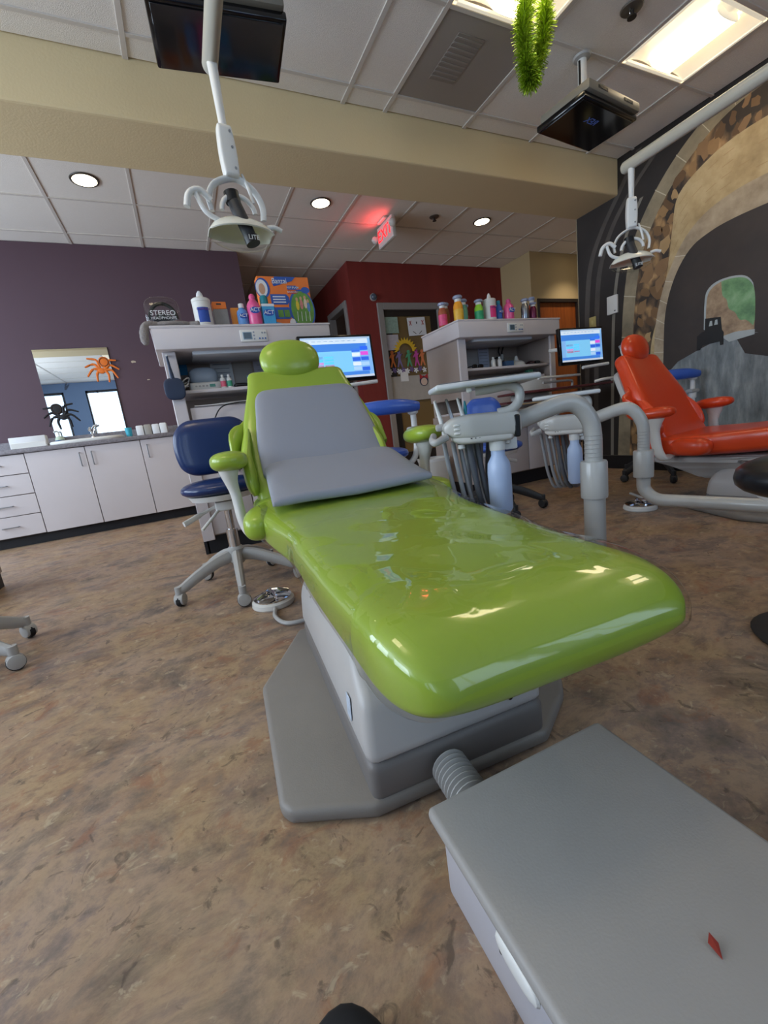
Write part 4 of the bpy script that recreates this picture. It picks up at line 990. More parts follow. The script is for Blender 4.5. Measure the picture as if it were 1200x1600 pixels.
# ceiling screens above the patients, facing down
tvback = M('tv_back_grey', '#6f6c63', .5, var=.05); scr_off = M('dark_screen', '#0a0a0d', .12, coat=.4, var=.05)
def ceiling_tv(label, cx, cy, z, w, d, rz, pole, words=None, roll=0):
    t = thing('ceiling_monitor', label, 'monitor', (cx, cy, z), rz)
    obj('casing', bx((0, 0, .022), (w, d, .032), .008, 2), bez, t)
    obj('screen', bx((0, 0, .004), (w - .03, d - .03, .006), .001, 1), scr_off, t)
    hb = obj('back_housing', bx((0, -.022, .058), (w * .97, d * 1.0, .05), .012, 2), tvback, t)
    for k in range(9):
        for s in (-.24, .24): obj('vent_slot', bx((s * w + (k - 4) * .010, -d * .5 - .0225, .06), (.005, .006, .016), .001, 1), black_pl, hb)
    obj('mount_plate', bx((0, .02, .088), (.11, .11, .018), .004, 1), white_pl, t)
    obj('pole', lathe([(.024, .09), (.024, ZC - z - .01)], 18, (pole[0], pole[1], 0)), white_pl, t)
    obj('pole_collar', lathe([(.03, .16), (.031, .165), (.031, .20), (.03, .205)], 18, (pole[0], pole[1], 0)), white_pl, t)
    obj('ceiling_flange', lathe([(.024, ZC - z - .02), (.045, ZC - z - .014), (.05, ZC - z - .003)], 20, (pole[0], pole[1], 0)), grey_pl, t)
    obj('cable', tube(sm([(-.10, .03, .07), (-.16, .05, .10), (-.10, .04, .12), (-.04, .02, .16), (pole[0] - .026, pole[1], .26), (pole[0] - .026, pole[1], .34)], 6), .006, 8), black_pl, t)
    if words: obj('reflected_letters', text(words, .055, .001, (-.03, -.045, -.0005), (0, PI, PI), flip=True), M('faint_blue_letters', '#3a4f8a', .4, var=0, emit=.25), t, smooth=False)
    return t
ceiling_tv('black ceiling monitor hanging face down at the top left above the green chair', .455, 2.02, 2.25, .50, .305, math.radians(-6), (.06, -.02))
ceiling_tv('black ceiling monitor hanging face down on a white pole near the mural', 2.51, 1.985, 2.25, .515, .305, math.radians(6.5), (.0, .02), 'REX')

# dental lights
clear_m = CLEAR
def dental_light(label, loc, rz, z_arm, arm_len, z_head, tilt=0.0):
    """loc is the foot of the hanging pole's axis on the floor plan; the arm runs back along -y"""
    L = thing('dental_light', label, 'dental light', (loc[0], loc[1], 0))
    obj('track_arm', tube([(0, .05, z_arm), (0, .04, z_arm), (0, -arm_len, z_arm + .03)], [.022, .030, .030], 18, flat=.8, up=(0, 0, 1)), M('arm_cream', '#b5b0a2', .35, var=.03), L)
    obj('ceiling_post', lathe([(.026, z_arm), (.026, ZC - .008), (.05, ZC - .006), (.05, ZC)], 18, (0, -arm_len, 0)), white_pl, L)
    obj('drop_pole', lathe([(.012, z_head + .24), (.0165, z_arm - .01)], 14), white_pl, L)
    j = obj('joint', cushion(.155, (0, 0, z_head + .115), (0, 0, 1), (math.cos(rz), math.sin(rz), 0), (-math.sin(rz), math.cos(rz), 0), lambda t: .023 + .004 * math.sin(PI * min(1, t / .14)), .020, .012, .02, 28, 6, 10, .75), white_pl, L)
    for dz in (.14, .20, .245): obj('screw', lathe([(.004, -.002), (.004, .002)], 8, (.012 * math.cos(rz) + .02 * math.sin(rz), .012 * math.sin(rz) - .02 * math.cos(rz), z_head + dz), axis='y'), steel, j)
    hd = bpy.data.objects.new('lamp_head', None)
    C.objects.link(hd); hd.parent = L
    c, s = math.cos(rz), math.sin(rz)
    X = lambda a, y, z: (a * c - y * s, a * s + y * c, z_head + z)
    # yoke arch
    C.objects.unlink(hd); bpy.data.objects.remove(hd)
    yk = obj('yoke', tube([X(*p) for p in sm([(-.085, 0, .01), (-.088, 0, .05), (-.058, 0, .095), (.01, 0, .118), (.065, 0, .09), (.088, 0, .045), (.085, 0, .0)], 6)], .011, 12, flat=.6), white_pl, L)
    obj('handle', tube([X(*p) for p in sm([(-.085, -.01, .035), (-.115, -.012, .06), (-.15, -.014, .045), (-.165, -.014, .005)], 6)], [.010] * 19, 12), white_pl, L)
    obj('handle', tube([X(*p) for p in sm([(.09, -.01, -.025), (.115, -.012, -.022), (.14, -.012, -.03)], 5)], .008, 12), white_pl, L)
    obj('cross_bar', tube([X(*p) for p in sm([(-.13, -.012, .05), (-.11, -.02, -.005), (-.06, -.02, -.03)], 5)], .008, 10), white_pl, L)
    obj('inner_ring', tube([X(.055 * math.cos(a), -.01, .012 + .05 * math.sin(a)) for a in [PI * q / 14 for q in range(15)]], .008, 10), white_pl, L)
    # reflector dish facing down and its clear front shield
    rows = []
    for q in range(15):
        u = -1 + 2 * q / 14; x = u * .105; h = .055 * math.sqrt(max(0, 1 - u * u * .96))
        rows.append([V(X(x, y * .075 * math.sqrt(max(.02, 1 - u * u * .8)), -.055 + h * (1 - y * y * .9))) for y in [-1 + 2 * p / 10 for p in range(11)]] + [V(X(x, y * .071 * math.sqrt(max(.02, 1 - u * u * .8)), -.058 + h * (1 - y * y * .9))) for y in [1 - 2 * p / 10 for p in range(11)]])
    obj('reflector', loft(rows), M('pale_reflector', '#d9d8cc', .15, var=.03, coat=.3), L)
    rows = []
    for q in range(15):
        u = -1 + 2 * q / 14; x = u * .105; h = .045 * math.sqrt(max(0, 1 - u * u * .96))
        rows.append([V(X(x, y * .076 * math.sqrt(max(.02, 1 - u * u * .8)), -.057 - h * (1 - y * y * .9))) for y in [-1 + 2 * p / 10 for p in range(11)]])
    obj('clear_shield', loft(rows, cap=False, closed=False), clear_m, L)
    obj('lamp_body', tube([X(-.012, -.005, .065), X(-.012, -.008, .045), X(.0, -.03, -.02), X(.012, -.045, -.075), X(.014, -.048, -.088)], [.021, .021, .022, .021, .020], 18), dark_pl, L)
    obj('lamp_cap', tube([X(.012, -.047, -.076), X(.0165, -.0505, -.099)], .0235, 18), black_pl, L)
    obj('socket', tube([X(-.014, -.004, .072), X(-.012, -.006, .04)], .0245, 18), black_pl, L)
    lt = text('LITE', .02, .001); xf(lt, Matrix.Translation(X(.0145, -.0745, -.088)) @ Matrix.Rotation(rz, 4, 'Z') @ Matrix.Rotation(PI / 2, 4, 'X')); obj('lettering', lt, white_pl, L, smooth=False)
    obj('switch_lever', tube([X(.035, .0, .135), X(.046, -.01, .09), X(.055, -.012, .045)], [.004, .006, .005], 8), white_pl, L)
    return L
dental_light('white dental light hanging above the green chair', (.325, 1.60), .12, 1.90, 1.05, 1.44)
dental_light('white dental light hanging in front of the tunnel mural', (2.46, 1.68), math.radians(-38), 1.895, 1.15, 1.465)

# green tinsel loop hanging from the ceiling
tin = thing('tinsel_garland', 'shiny green tinsel garland loop hanging from the ceiling', 'garland', (1.905, 1.80, 0))
loop = sm([(.10, 0, 2.60), (.09, 0, 2.50), (.052, .01, 2.38), (.0, .01, 2.275), (-.022, 0, 2.26), (-.05, -.01, 2.30), (-.06, -.01, 2.40), (-.045, 0, 2.50), (-.015, 0, 2.60)], 14)
obj('cord', tube(loop, .004, 6), M('green_wire', '#3d6b1c', .5, var=.1), tin)
t = bmesh.new(); rnd = random.Random(3)
for k in range(9000):
    i = rnd.randrange(len(loop) - 1); p = loop[i].lerp(loop[i + 1], rnd.random())
    d = V((rnd.gauss(0, 1), rnd.gauss(0, 1), rnd.gauss(0, .8))).normalized(); L = rnd.uniform(.02, .062)
    s_ = d.orthogonal().normalized(); s_.rotate(Matrix.Rotation(rnd.random() * 6.28, 3, d)); w = .0016
    q = p + d * L + V((0, 0, -.006))
    a = [t.verts.new(v) for v in (p - s_ * w, p + s_ * w, q + s_ * w * .8, q - s_ * w * .8)]
    t.faces.new(a)
ts = obj('tinsel_strands', t, M('green_foil', '#93b02a', .28, metal=.5, var=.6, scale=90), tin, smooth=False); ts['kind'] = 'stuff'

# ================================================================== DOOR DECORATIONS
def card(name, label, cat, x, z, w, h, m, y=5.652, rot=0, th=.003):
    o = obj(name, bx((0, 0, 0), (w, th, h), 0), m, None, False); o.location = (x, y, z); o.rotation_euler = (0, rot, 0)
    return tag(o, label, cat)
YD = 5.637
redpen = M('red_crayon', '#b03a35', .7, var=.1); dkpen = M('dark_crayon', '#3a3530', .7, var=.1)
g = card('drawing', 'pale green child drawing at the top left of the glass door', 'drawing', 3.0, 2.07, .25, .22, M('pale_green_drawing', '#8fa596', .8, var=.35, scale=30), YD)
c = thing('drawing', 'white child drawing of a face with red crosses on the glass door', 'drawing', (3.435, YD, 2.045)); c.rotation_euler = (0, -.04, 0)
obj('sheet', bx((0, 0, 0), (.30, .003, .25), 0), paper, c)
for s in (-1, 1):
    for r in (.5, -.5): obj('crayon_line', bx((s * .105, -.0025, .05), (.008, .002, .075), rot=(0, r, 0)), redpen, c)
    obj('crayon_line', bx((s * .05, -.0025, -.085), (.008, .002, .06), rot=(0, s * .9, 0)), dkpen, c)
obj('crayon_dot', bx((0, -.0025, .05), (.012, .002, .03)), dkpen, c)
card('drawing', 'plain pale paper sheet under the green drawing on the door', 'paper', 2.985, 1.835, .24, .21, M('lilac_paper', '#b9b3b8', .8, var=.15, scale=25), YD)
card('notice', 'small white notice at the middle of the glass door', 'notice', 3.135, 1.37, .13, .175, paper, YD - .006)
card('privacy_sheet', 'large pale sheet covering the lower part of the glass door', 'paper', 3.30, 1.18, .78, .36, M('pale_sheet', '#aaa6a2', .8, var=.15, scale=8), YD)
sun = thing('paper_sun', 'yellow paper half sun with rays on the glass door', 'decoration', (3.20, YD - .005, 1.70))
ym = M('yellow_paper', '#e0b52e', .7, var=.1)
pts = []
for q in range(25):
    a = PI * q / 24; r = .155 if q % 2 else .20
    pts.append((r * math.cos(a), r * math.sin(a)))
pts += [(.115 * math.cos(PI * q / 12), .115 * math.sin(PI * q / 12)) for q in range(12, -1, -1)]
sb = xf(prism(pts, 0, .004), Matrix.Rotation(PI / 2, 4, 'X')); bmesh.ops.triangulate(sb, faces=[f for f in sb.faces if len(f.verts) > 4])
obj('rays', sb, ym, sun, smooth=False)
for k, (x, hx, nm) in enumerate(((2.97, '#b5622c', 'rust'), (3.08, '#7a6a95', 'mauve'), (3.24, '#4f9a72', 'green'), (3.37, '#c04a9a', 'magenta'), (3.47, '#d0784a', 'salmon'))):
    m = M('paper_' + nm, hx, .7, var=.1)
    f = thing('paper_figure', '%s paper cut-out figure in the row on the glass door' % nm, 'decoration', (x, YD - .009, 1.58), 0, 'paper figures on the door')
    obj('head', lathe([(.026, 0), (.026, .003)], 14, (0, 0, .115), axis='y'), m, f)
    poly = [(-.025, .09), (-.06, .04), (-.048, .03), (-.022, .055), (-.02, .0), (-.045, -.085), (-.025, -.09), (0, -.02), (.025, -.09), (.045, -.085), (.02, .0), (.022, .055), (.05, .10), (.062, .092), (.025, .09)]
    fb = xf(prism(poly, 0, .003), Matrix.Rotation(PI / 2, 4, 'X')); bmesh.ops.triangulate(fb, faces=[q for q in fb.faces if len(q.verts) > 4])
    obj('body', fb, m, f, smooth=False)
fl = thing('paper_flower_border', 'purple and white paper flower border across the glass door', 'decoration', (3.2, YD - .007, 1.43))
for k in range(9):
    m = M('purple_paper', '#6a5a8c', .7, var=.2) if k % 2 else paper
    for q in range(5):
        a = 2 * PI * q / 5 + k
        obj('petal', bx((-.29 + k * .072 + .022 * math.cos(a), -.001 * (q % 2), .02 * (k % 2) + .022 * math.sin(a)), (.034, .003, .02), 0, rot=(0, -a, 0)), m, fl)
bw = thing('paper_bow_face', 'paper face with red bow at the lower right of the door', 'decoration', (3.46, YD - .006, 1.27))
obj('hair', lathe([(.075, 0), (.075, .003)], 20, axis='y'), M('dark_blue_paper', '#26304f', .7, var=.1), bw)
obj('face', lathe([(.055, -.003), (.055, .001)], 20, (.0, 0, -.012), axis='y'), M('pale_face_paper', '#cdb5a8', .7, var=.05), bw)
for s in (-1, 1): obj('bow_loop', xf(prism([(0, 0), (s * .07, .04), (s * .07, -.035)], -.006, -.003), Matrix.Translation((0, -.008, .06)) @ Matrix.Rotation(PI / 2, 4, 'X')), M('red_paper', '#a82f35', .7, var=.1), bw)
cm = thing('ceiling_camera', 'small grey dome camera on the red wall above the door corner', 'camera', (2.77, 5.615, 2.43))
obj('dome', pillow((0, -.03, 0), (.085, .07, .085), 2), M('smoked_dome', '#4a5361', .15, coat=.4, var=.05), cm)
obj('mount', lathe([(.05, 0), (.05, -.02)], 18, axis='y'), grey_pl, cm)

# wall plates on the mural wall
wp = thing('wall_phone_plate', 'white thermostat plate on the dark stripe of the mural wall', 'thermostat', (3.755, 2.74, 1.495))
obj('plate', bx((-.010, 0, 0), (.022, .10, .155), .004, 2), white_pl, wp)
obj('slot', bx((-.0215, -.03, -.055), (.002, .014, .008)), dark_pl, wp)
sp = thing('light_switch', 'cream light switch plate on the dark mural wall by the monitor', 'switch', (3.757, 2.955, 1.40))
obj('plate', bx((-.004, 0, 0), (.008, .07, .10), .003, 2), M('cream_plate', '#b5a468', .4, var=.05), sp)
obj('rocker', bx((-.009, 0, 0), (.006, .02, .035), .002, 1), M('cream_rocker', '#c4b67c', .4, var=.05), sp)
# ================================================================== THINGS ON THE CONSOLES
ZT = 1.4235
clear2 = CLEAR
hp_ = thing('headphone_package', 'clear clamshell package of black stereo headphones on the left console', 'package', (.055, 3.02, ZT))
obj('shell', pillow((0, 0, .10), (.20, .07, .20), 3.2), clear2, hp_)
obj('earcup', xf(lathe([(.055, -.012), (.06, 0), (.055, .012)], 22, axis='y'), Matrix.Translation((0, .008, .055))), black_pl, hp_)
obj('headband', tube([(.075 * math.cos(a), .008, .075 + .09 * math.sin(a)) for a in [PI * q / 16 for q in range(17)]], .011, 10), black_pl, hp_)
obj('insert_card', prism([(-.06, 0), (.06, 0), (.06, .05), (-.06, .05)], 0, .002), black_pl, hp_).matrix_local = Matrix.Translation((0, -.016, .025)) @ Matrix.Rotation(PI / 2, 4, 'X')
obj('lettering', text('STEREO', .040, .002, (0, -.042, .098), FACE, bm=text('HEADPHONES', .022, .002, (0, -.042, .070), FACE)), paper, hp_, smooth=False)
def bottle_profile(h, r, neck=.35, sh=.72): return [(r * .92, 0), (r, h * .03), (r, h * (sh - .08)), (r * .9, h * sh), (r * neck, h * (sh + .12)), (r * neck, h * .86)]
def bottle(label, x, y, h, r, bodym, capm, base=ZT, capstyle='cyl', sq=1.0, txt=None, lab=None, name='bottle', group=None, cat='bottle', txtm=None, z=None, neck=.42):
    b = thing(name, label, cat, (x, y, base), 0, group)
    obj('body', lathe(bottle_profile(h, r, neck), 22, sx=sq), bodym, b)
    if capstyle == 'ball': obj('cap', pillow((0, 0, h * .90), (r * .95, r * .95, h * .22), 2.0, 18, 10), capm, b)
    elif capstyle == 'cup':
        obj('neck_cap', lathe([(r * .62, h * .80), (r * .66, h * .82), (r * .66, h * .92), (r * .5, h * .93)], 20), white_pl, b)
        obj('cap', lathe([(r * .72, h * .90), (r * .95, h * .93), (r * 1.0, h * .98), (r * .80, h * 1.02), (r * .4, h * 1.03)], 22), capm, b)
    else: obj('cap', lathe([(r * .5, h * .84), (r * .52, h * .86), (r * .5, h), (r * .4, h * 1.01)], 20), capm, b)
    if lab: obj('label_wrap', lathe([(r * 1.01, h * .12), (r * 1.02, h * .14), (r * 1.02, h * .52), (r * 1.01, h * .54)], 22, cap=False, sx=sq), lab, b)
    if txt:
        obj('label_badge', xf(pillow((0, 0, 0), (r * 1.55 * sq, .010, r * .95), 2), Matrix.Translation((0, -r * .96, h * .50))), M('badge_blue', '#2a53b0', .5, var=.1), b)
        obj('lettering', text(txt, r * .78, .003, (0, -r * .96 - .006, h * .50), FACE), paper, b, smooth=False)
    return b
def wipes(label, x, y, h, r, panel, txt):
    b = thing('wipes_canister', label, 'canister', (x, y, ZT))
    obj('body', lathe([(r * .96, 0), (r, .006), (r, h * .84), (r * 1.03, h * .85), (r * 1.03, h * .93), (r * .9, h * .96)], 26), white_pl, b)
    obj('open_flap', pillow((0, .0, h * 1.0), (r * .8, r * .5, r * .5), 2.2), white_pl, b)
    obj('wipe', loft([[V((k * r * .25 * math.cos(a), k * r * .12 * math.sin(a), h * .95 + z)) for a in [2 * PI * q / 10 for q in range(10)]] for k, z in ((1.0, 0), (1.5, .02), (1.2, .035), (.4, .05))]), paper, b)
    pn = []
    for q in range(9):
        a = -PI / 2 - .62 + 1.24 * q / 8; pn.append((math.cos(a), math.sin(a)))
    obj('label_panel', loft([[V((c * r * 1.008, s * r * 1.008, z)) for c, s in pn] + [V((c * r * .99, s * r * .99, z)) for c, s in reversed(pn)] for z in (h * .22, h * .66)]), panel, b)
    obj('lettering', text(txt, r * .32, .003, (0, -r * 1.012, h * .60), FACE), M('label_purple', '#6a3f8f', .5, var=.1), b, smooth=False)
    return b
wipes('white wipes canister with blue label on the left console', .285, 3.03, .20, .055, M('label_blue', '#24489e', .5, var=.15, scale=40), 'CaviWipes')
pl = thing('plush_toy', 'grey plush toy draped over the left end of the console', 'plush', (0, 0, ZT))
furm = M('grey_fur', '#8b8481', .9, var=.25, scale=120, bump=.6, bscale=160)
def fuzz(t, amp=.004):
    for v in t.verts: v.co += V((noise.noise(v.co * 60), noise.noise(v.co * 60 + V((9, 0, 0))), noise.noise(v.co * 60 + V((0, 9, 0))))) * amp
    return t
obj('body', fuzz(pillow((.10, 2.93, .018), (.22, .10, .038), 2.2, 28, 14)), furm, pl)
obj('arm', fuzz(tube(sm([(.03, 2.92, .016), (-.045, 2.90, .012), (-.068, 2.89, -.04), (-.072, 2.89, -.10)], 6), [.016, .017, .018, .018, .019, .019, .02, .021, .022, .023, .024, .024, .025, .025, .025, .024, .022, .018, .01], 14)), furm, pl)
obj('arm', fuzz(tube(sm([(.17, 2.92, .018), (.22, 2.89, .014), (.24, 2.885, .014)], 5), .013, 12)), furm, pl)
b = thing('hanging_card_box', 'grey and orange hang-tab package on the left console', 'package', (.395, 3.06, ZT))
obj('box', bx((0, 0, .068), (.09, .05, .136), .002, 1), M('grey_print', '#7d7a78', .5, var=.2, scale=30), b)
obj('header', bx((-.002, 0, .158), (.086, .05, .044), .003, 1), M('orange_print', '#e2762a', .5, var=.1), b)
obj('hang_slot', bx((-.005, -.0255, .165), (.03, .002, .010), .004, 2), dark_pl, b)
bw_ = M('bottle_orange', '#e08a30', .4, var=.15)
bottle('small blue and orange mouth rinse pouch bottle next to the pink bottle', .525, 3.02, .16, .035, M('small_blue_label', '#5a8cc8', .45, var=.3, scale=30), white_pl, txt='ACT')
o = obj('carton', bx((.487, 3.075, ZT + .075), (.05, .03, .15), .002, 1), bw_); tag(o, 'narrow orange carton behind the small blue rinse bottle', 'carton')
pinkm = M('pink_rinse', '#e0588f', .25, var=.12, scale=25, coat=.2)
bottle('bright pink mouth rinse bottle with spotted cap on the left console', .60, 3.0, .215, .043, pinkm, M('pink_spotted_cap', '#d84f86', .4, var=.5, scale=110), capstyle='ball', txt='ACT')
b = thing('rinse_carton', 'light blue mouth rinse carton with teal capped bottle on the left console', 'carton', (.69, 3.0, ZT))
obj('box', bx((0, 0, .075), (.082, .05, .15), .002, 1), M('carton_blue', '#3d9bd0', .4, var=.15, scale=20), b)
obj('top_band', bx((0, -.001, .142), (.083, .051, .016), .001, 1), paper, b)
obj('badge', pillow((0, -.026, .095), (.07, .004, .042), 2.2), M('badge_blue', '#2a53b0', .5, var=.1), b)
obj('lettering', text('ACT', .034, .003, (0, -.029, .095), FACE), paper, b, smooth=False)
obj('side_panel', bx((.0415, 0, .075), (.002, .05, .15)), black_pl, b)
obj('bottle_cap', lathe([(.025, .15), (.027, .16), (.026, .195), (.018, .205)], 18, (-.015, .0, 0)), M('teal_cap', '#1f7f8c', .4, var=.1), b)

tb = thing('toy_box', 'large orange and blue splash toy box standing on the left console', 'box', (.875, 3.16, ZT)); tb.rotation_euler = (math.radians(-3), 0, 0); tb.scale = (1, 1, 1.22)
obj('carton', bx((0, .04, .16), (.37, .08, .32), .003, 1), M('box_orange', '#e87a34', .5, var=.12, scale=12), tb)
def flat(poly, y, m, name):
    t = prism(poly, 0, .0012); bmesh.ops.triangulate(t, faces=[f for f in t.faces if len(f.verts) > 4])
    return obj(name, xf(t, Matrix.Translation((0, y, 0)) @ Matrix.Rotation(PI / 2, 4, 'X')), m, tb, smooth=False)
def oval(cx, cz, rx, rz_, n=28, a0=0, a1=2 * PI): return [(cx + rx * math.cos(a0 + (a1 - a0) * q / n), cz + rz_ * math.sin(a0 + (a1 - a0) * q / n)) for q in range(n)]
def pill(x0, x1, z0, z1): return [(x0, z0), (x1 - .015, z0), (x1, z0 + .015), (x1, z1 - .015), (x1 - .015, z1), (x0, z1)]
pb_, db_ = M('print_blue', '#2b56a8', .5, var=.12), M('print_sky', '#5aa2dc', .5, var=.3, scale=25)
Y0 = -.0002
flat([(-.185, .0), (.185, 0), (.185, .03), (.10, .045), (-.0, .05), (-.185, .085)], Y0, db_, 'print_water')
flat(oval(.105, .135, .095, .115), Y0 - .001, pb_, 'print_photo_rim'); flat(oval(.108, .137, .083, .103), Y0 - .002, M('print_grass', '#5f8f3c', .5, var=.5, scale=40), 'print_photo')
for k, (x, z, hx) in enumerate(((.075, .16, '#d9c23a'), (.105, .165, '#c9807a'), (.135, .17, '#d8c6b0'), (.155, .15, '#5a86c0'))):
    flat(oval(x, z, .012, .028, 12), Y0 - .003, M('print_child_%d' % k, hx, .5, var=.3, scale=60), 'print_child'); flat(oval(x, z + .034, .009, .011, 12), Y0 - .003, M('print_skin', '#c79a7c', .5, var=.1), 'print_head')
for k in range(4): flat([(.06 + k * .03, .07), (.065 + k * .03, .125), (.068 + k * .03, .125), (.064 + k * .03, .07)], Y0 - .0035, paper, 'print_spray')
flat(oval(-.155, .255, .05, .055, 24), Y0 - .001, pb_, 'print_disc'); flat(oval(-.16, .255, .04, .046, 24), Y0 - .002, paper, 'print_disc_inner'); flat(oval(-.16, .25, .022, .03, 16), Y0 - .003, M('print_skin', '#c79a7c', .5, var=.1), 'print_face')
flat([(-.075, .265), (.06, .295), (.09, .318), (-.06, .318), (-.085, .29)], Y0 - .002, pb_, 'print_logo_plate')
obj('logo_lettering', text('Banzai', .042, .002, (-.03, Y0 - .0045, .293), (PI / 2, 0, 0)), paper, tb, smooth=False)
flat(pill(.02, .10, .248, .270), Y0 - .002, pb_, 'print_title_bar'); obj('title_lettering', text('HOP SPLASH', .0155, .002, (.06, Y0 - .0045, .259), FACE), paper, tb, smooth=False)
flat(pill(.02, .095, .225, .243), Y0 - .002, M('print_red', '#c8443c', .5, var=.1), 'print_title_bar'); obj('title_lettering', text('BOUNCE BAY', .013, .002, (.057, Y0 - .0045, .234), FACE), paper, tb, smooth=False)
flat(oval(.15, .245, .032, .018, 20), Y0 - .0025, pb_, 'print_burst')
flat(pill(-.11, .02, .165, .222), Y0 - .0015, pb_, 'print_panel'); flat(pill(-.11, .02, .085, .15), Y0 - .0015, pb_, 'print_panel')
for k in range(3): flat([(-.095, .205 - k * .015), (-.005, .205 - k * .015), (-.005, .211 - k * .015), (-.095, .211 - k * .015)], Y0 - .003, paper, 'print_text_line')
for k in range(2): flat([(-.075 + k * .045, .095), (-.037 + k * .045, .095), (-.037 + k * .045, .135), (-.075 + k * .045, .135)], Y0 - .003, M('print_grass', '#5f8f3c', .5, var=.5, scale=40), 'print_thumbnail')
flat(oval(.02, .065, .022, .022, 8), Y0 - .004, paper, 'price_sticker')

# ---- inside the left console
ZS = 1.067
b = thing('amalgamator', 'white bench device with blue domed lid on the left console shelf', 'device', (.22, 3.16, ZS))
obj('body', prism([(-.10, -.09), (.10, -.09), (.10, .09), (-.10, .09)], 0, .055, .012, 3), white_pl, b)
obj('lid', pillow((0, .02, .10), (.19, .15, .12), 3.0), M('grey_blue_lid', '#a9b4c0', .3, var=.05), b)
obj('display', bx((.04, -.091, .03), (.035, .003, .018)), M('green_display', '#4f8f80', .3, var=.1), b)
for k in range(4): obj('button', bx((-.06 + k * .022, -.091, .03), (.013, .003, .010), .001, 1), grey_pl, b)
for k, (x, nm, hx) in enumerate(((.325, 'pink', '#d8607a'), (.365, 'green', '#3f9a7a'))):
    bottle('small white dropper bottle with %s label on the left console shelf' % nm, x, 3.03, .085, .017, white_pl, white_pl, ZS, lab=M('drop_' + nm, hx, .5, var=.1), name='dropper_bottle')
o = obj('eyeglass_case', pillow((.44, 3.04, ZS + .014), (.10, .05, .028), 2.6), black_pl); tag(o, 'small black case on the left console shelf', 'case')
b = thing('organizer_tray', 'clear acrylic organizer tray with blue cards on the left console shelf', 'tray', (.535, 3.04, ZS))
for k in range(4): obj('card', bx((0, -.02 + k * .012, .024 + k * .012), (.10, .004, .03), .001, 1), M('card_blue', '#4f86a8', .4, var=.2) if k % 2 else paper, b)
obj('tray', bb(-.06, .06, -.04, .04, 0, .01, .002, 1), clear2, b)
def sheet(label, x, y, z, w, h, m=None, lines=0, name='notice_sheet'):
    t = thing(name, label, 'paper', (x, y, z))
    obj('sheet', bx((0, 0, 0), (w, .002, h)), m or paper, t)
    for q in range(lines): obj('print_line', bx((0, -.0015, h * .36 - q * h * .8 / lines), (w * .75, .001, .004)), M('print_grey', '#8a8f98', .7, var=.05), t)
    return t
sheet('printed schedule sheet taped inside the left console behind the device', .37, 3.386, 1.20, .15, .22, None, 6)
sheet('beige blank sheet hanging inside the left console', .52, 3.386, 1.19, .13, .22, M('beige_sheet', '#b3aca5', .8, var=.05))
sheet('lilac printed sheet hanging inside the left console near the headrest', .70, 3.384, 1.18, .20, .22, M('lilac_sheet', '#c0c0cf', .8, var=.05), 5)
sheet('small blue note inside the left console', .115, 3.386, 1.255, .05, .07, M('blue_note', '#2e86b8', .7, var=.05))
cb = thing('cable_bundle', 'white coiled cable on the left console shelf', 'cable', (.075, 3.03, ZS))
for k in range(3): obj('coil', tube([(.035 * math.cos(a) * (1 + .2 * k), .03 * math.sin(a), .03 + .025 * k * math.sin(a + k)) for a in [2 * PI * q / 16 for q in range(16)]], .004, 6, closed=True), white_pl, cb)
hm = thing('hand_mirror', 'navy hand mirror hanging on the left post of the console', 'hand mirror', (.028, 2.905, 1.07))
obj('mirror_back', xf(pillow((0, 0, 0), (.115, .014, .13), 3.0), Matrix.Identity(4)), M('navy_plastic', '#27324a', .4, var=.05), hm)
obj('handle', tube(sm([(0, .0, .06), (-.003, 0, .12), (-.006, 0, .20)], 5), [.013, .012, .012, .011, .010, .009, .008, .008, .007, .006, .006], 10, flat=.5, up=(1, 0, 0)), M('navy_plastic', '#27324a', .4, var=.05), hm)
obj('hook', lathe([(.006, .01), (.006, -.016)], 10, (-.006, .012, .195), axis='y'), white_pl, hm)
o = obj('curing_cable', tube(sm([(.12, 2.985, .735), (.18, 2.95, .80), (.26, 2.93, .93), (.36, 2.93, .96), (.50, 2.94, .955), (.60, 2.95, .93)], 8), .004, 6), black_pl); tag(o, 'thin black cable looping across the console drawer', 'cable')
rb = thing('purple_ribbon', 'purple curled ribbon hanging from the left console shelf', 'ribbon', (.50, 2.965, 1.05))
obj('strand', tube(sm([(0, 0, .02), (.004, -.01, -.05), (-.004, -.01, -.12), (.006, -.01, -.17)], 5), .004, 6), M('purple_ribbon_m', '#3a2a8c', .5, var=.1), rb)
obj('bow', tube([(.02 * math.cos(a), -.012, -.15 + .012 * math.sin(2 * a)) for a in [2 * PI * q / 20 for q in range(20)]], .003, 6, closed=True), M('purple_ribbon_m', '#3a2a8c', .5, var=.1), rb)
o = obj('towel_sheet', loft([[V((x, y, z + .012 * noise.noise(V((x * 9, y * 9, 0))))) for x in [.12 + .08 * q for q in range(7)]] + [V((x, y, z + .004 + .012 * noise.noise(V((x * 9, y * 9, 0))))) for x in [.60 - .08 * q for q in range(7)]] for y, z in ((2.95, .962), (3.05, .972), (3.15, .968), (3.3, .966))]), paper); tag(o, 'crumpled white sheet lying on the console drawer', 'paper')

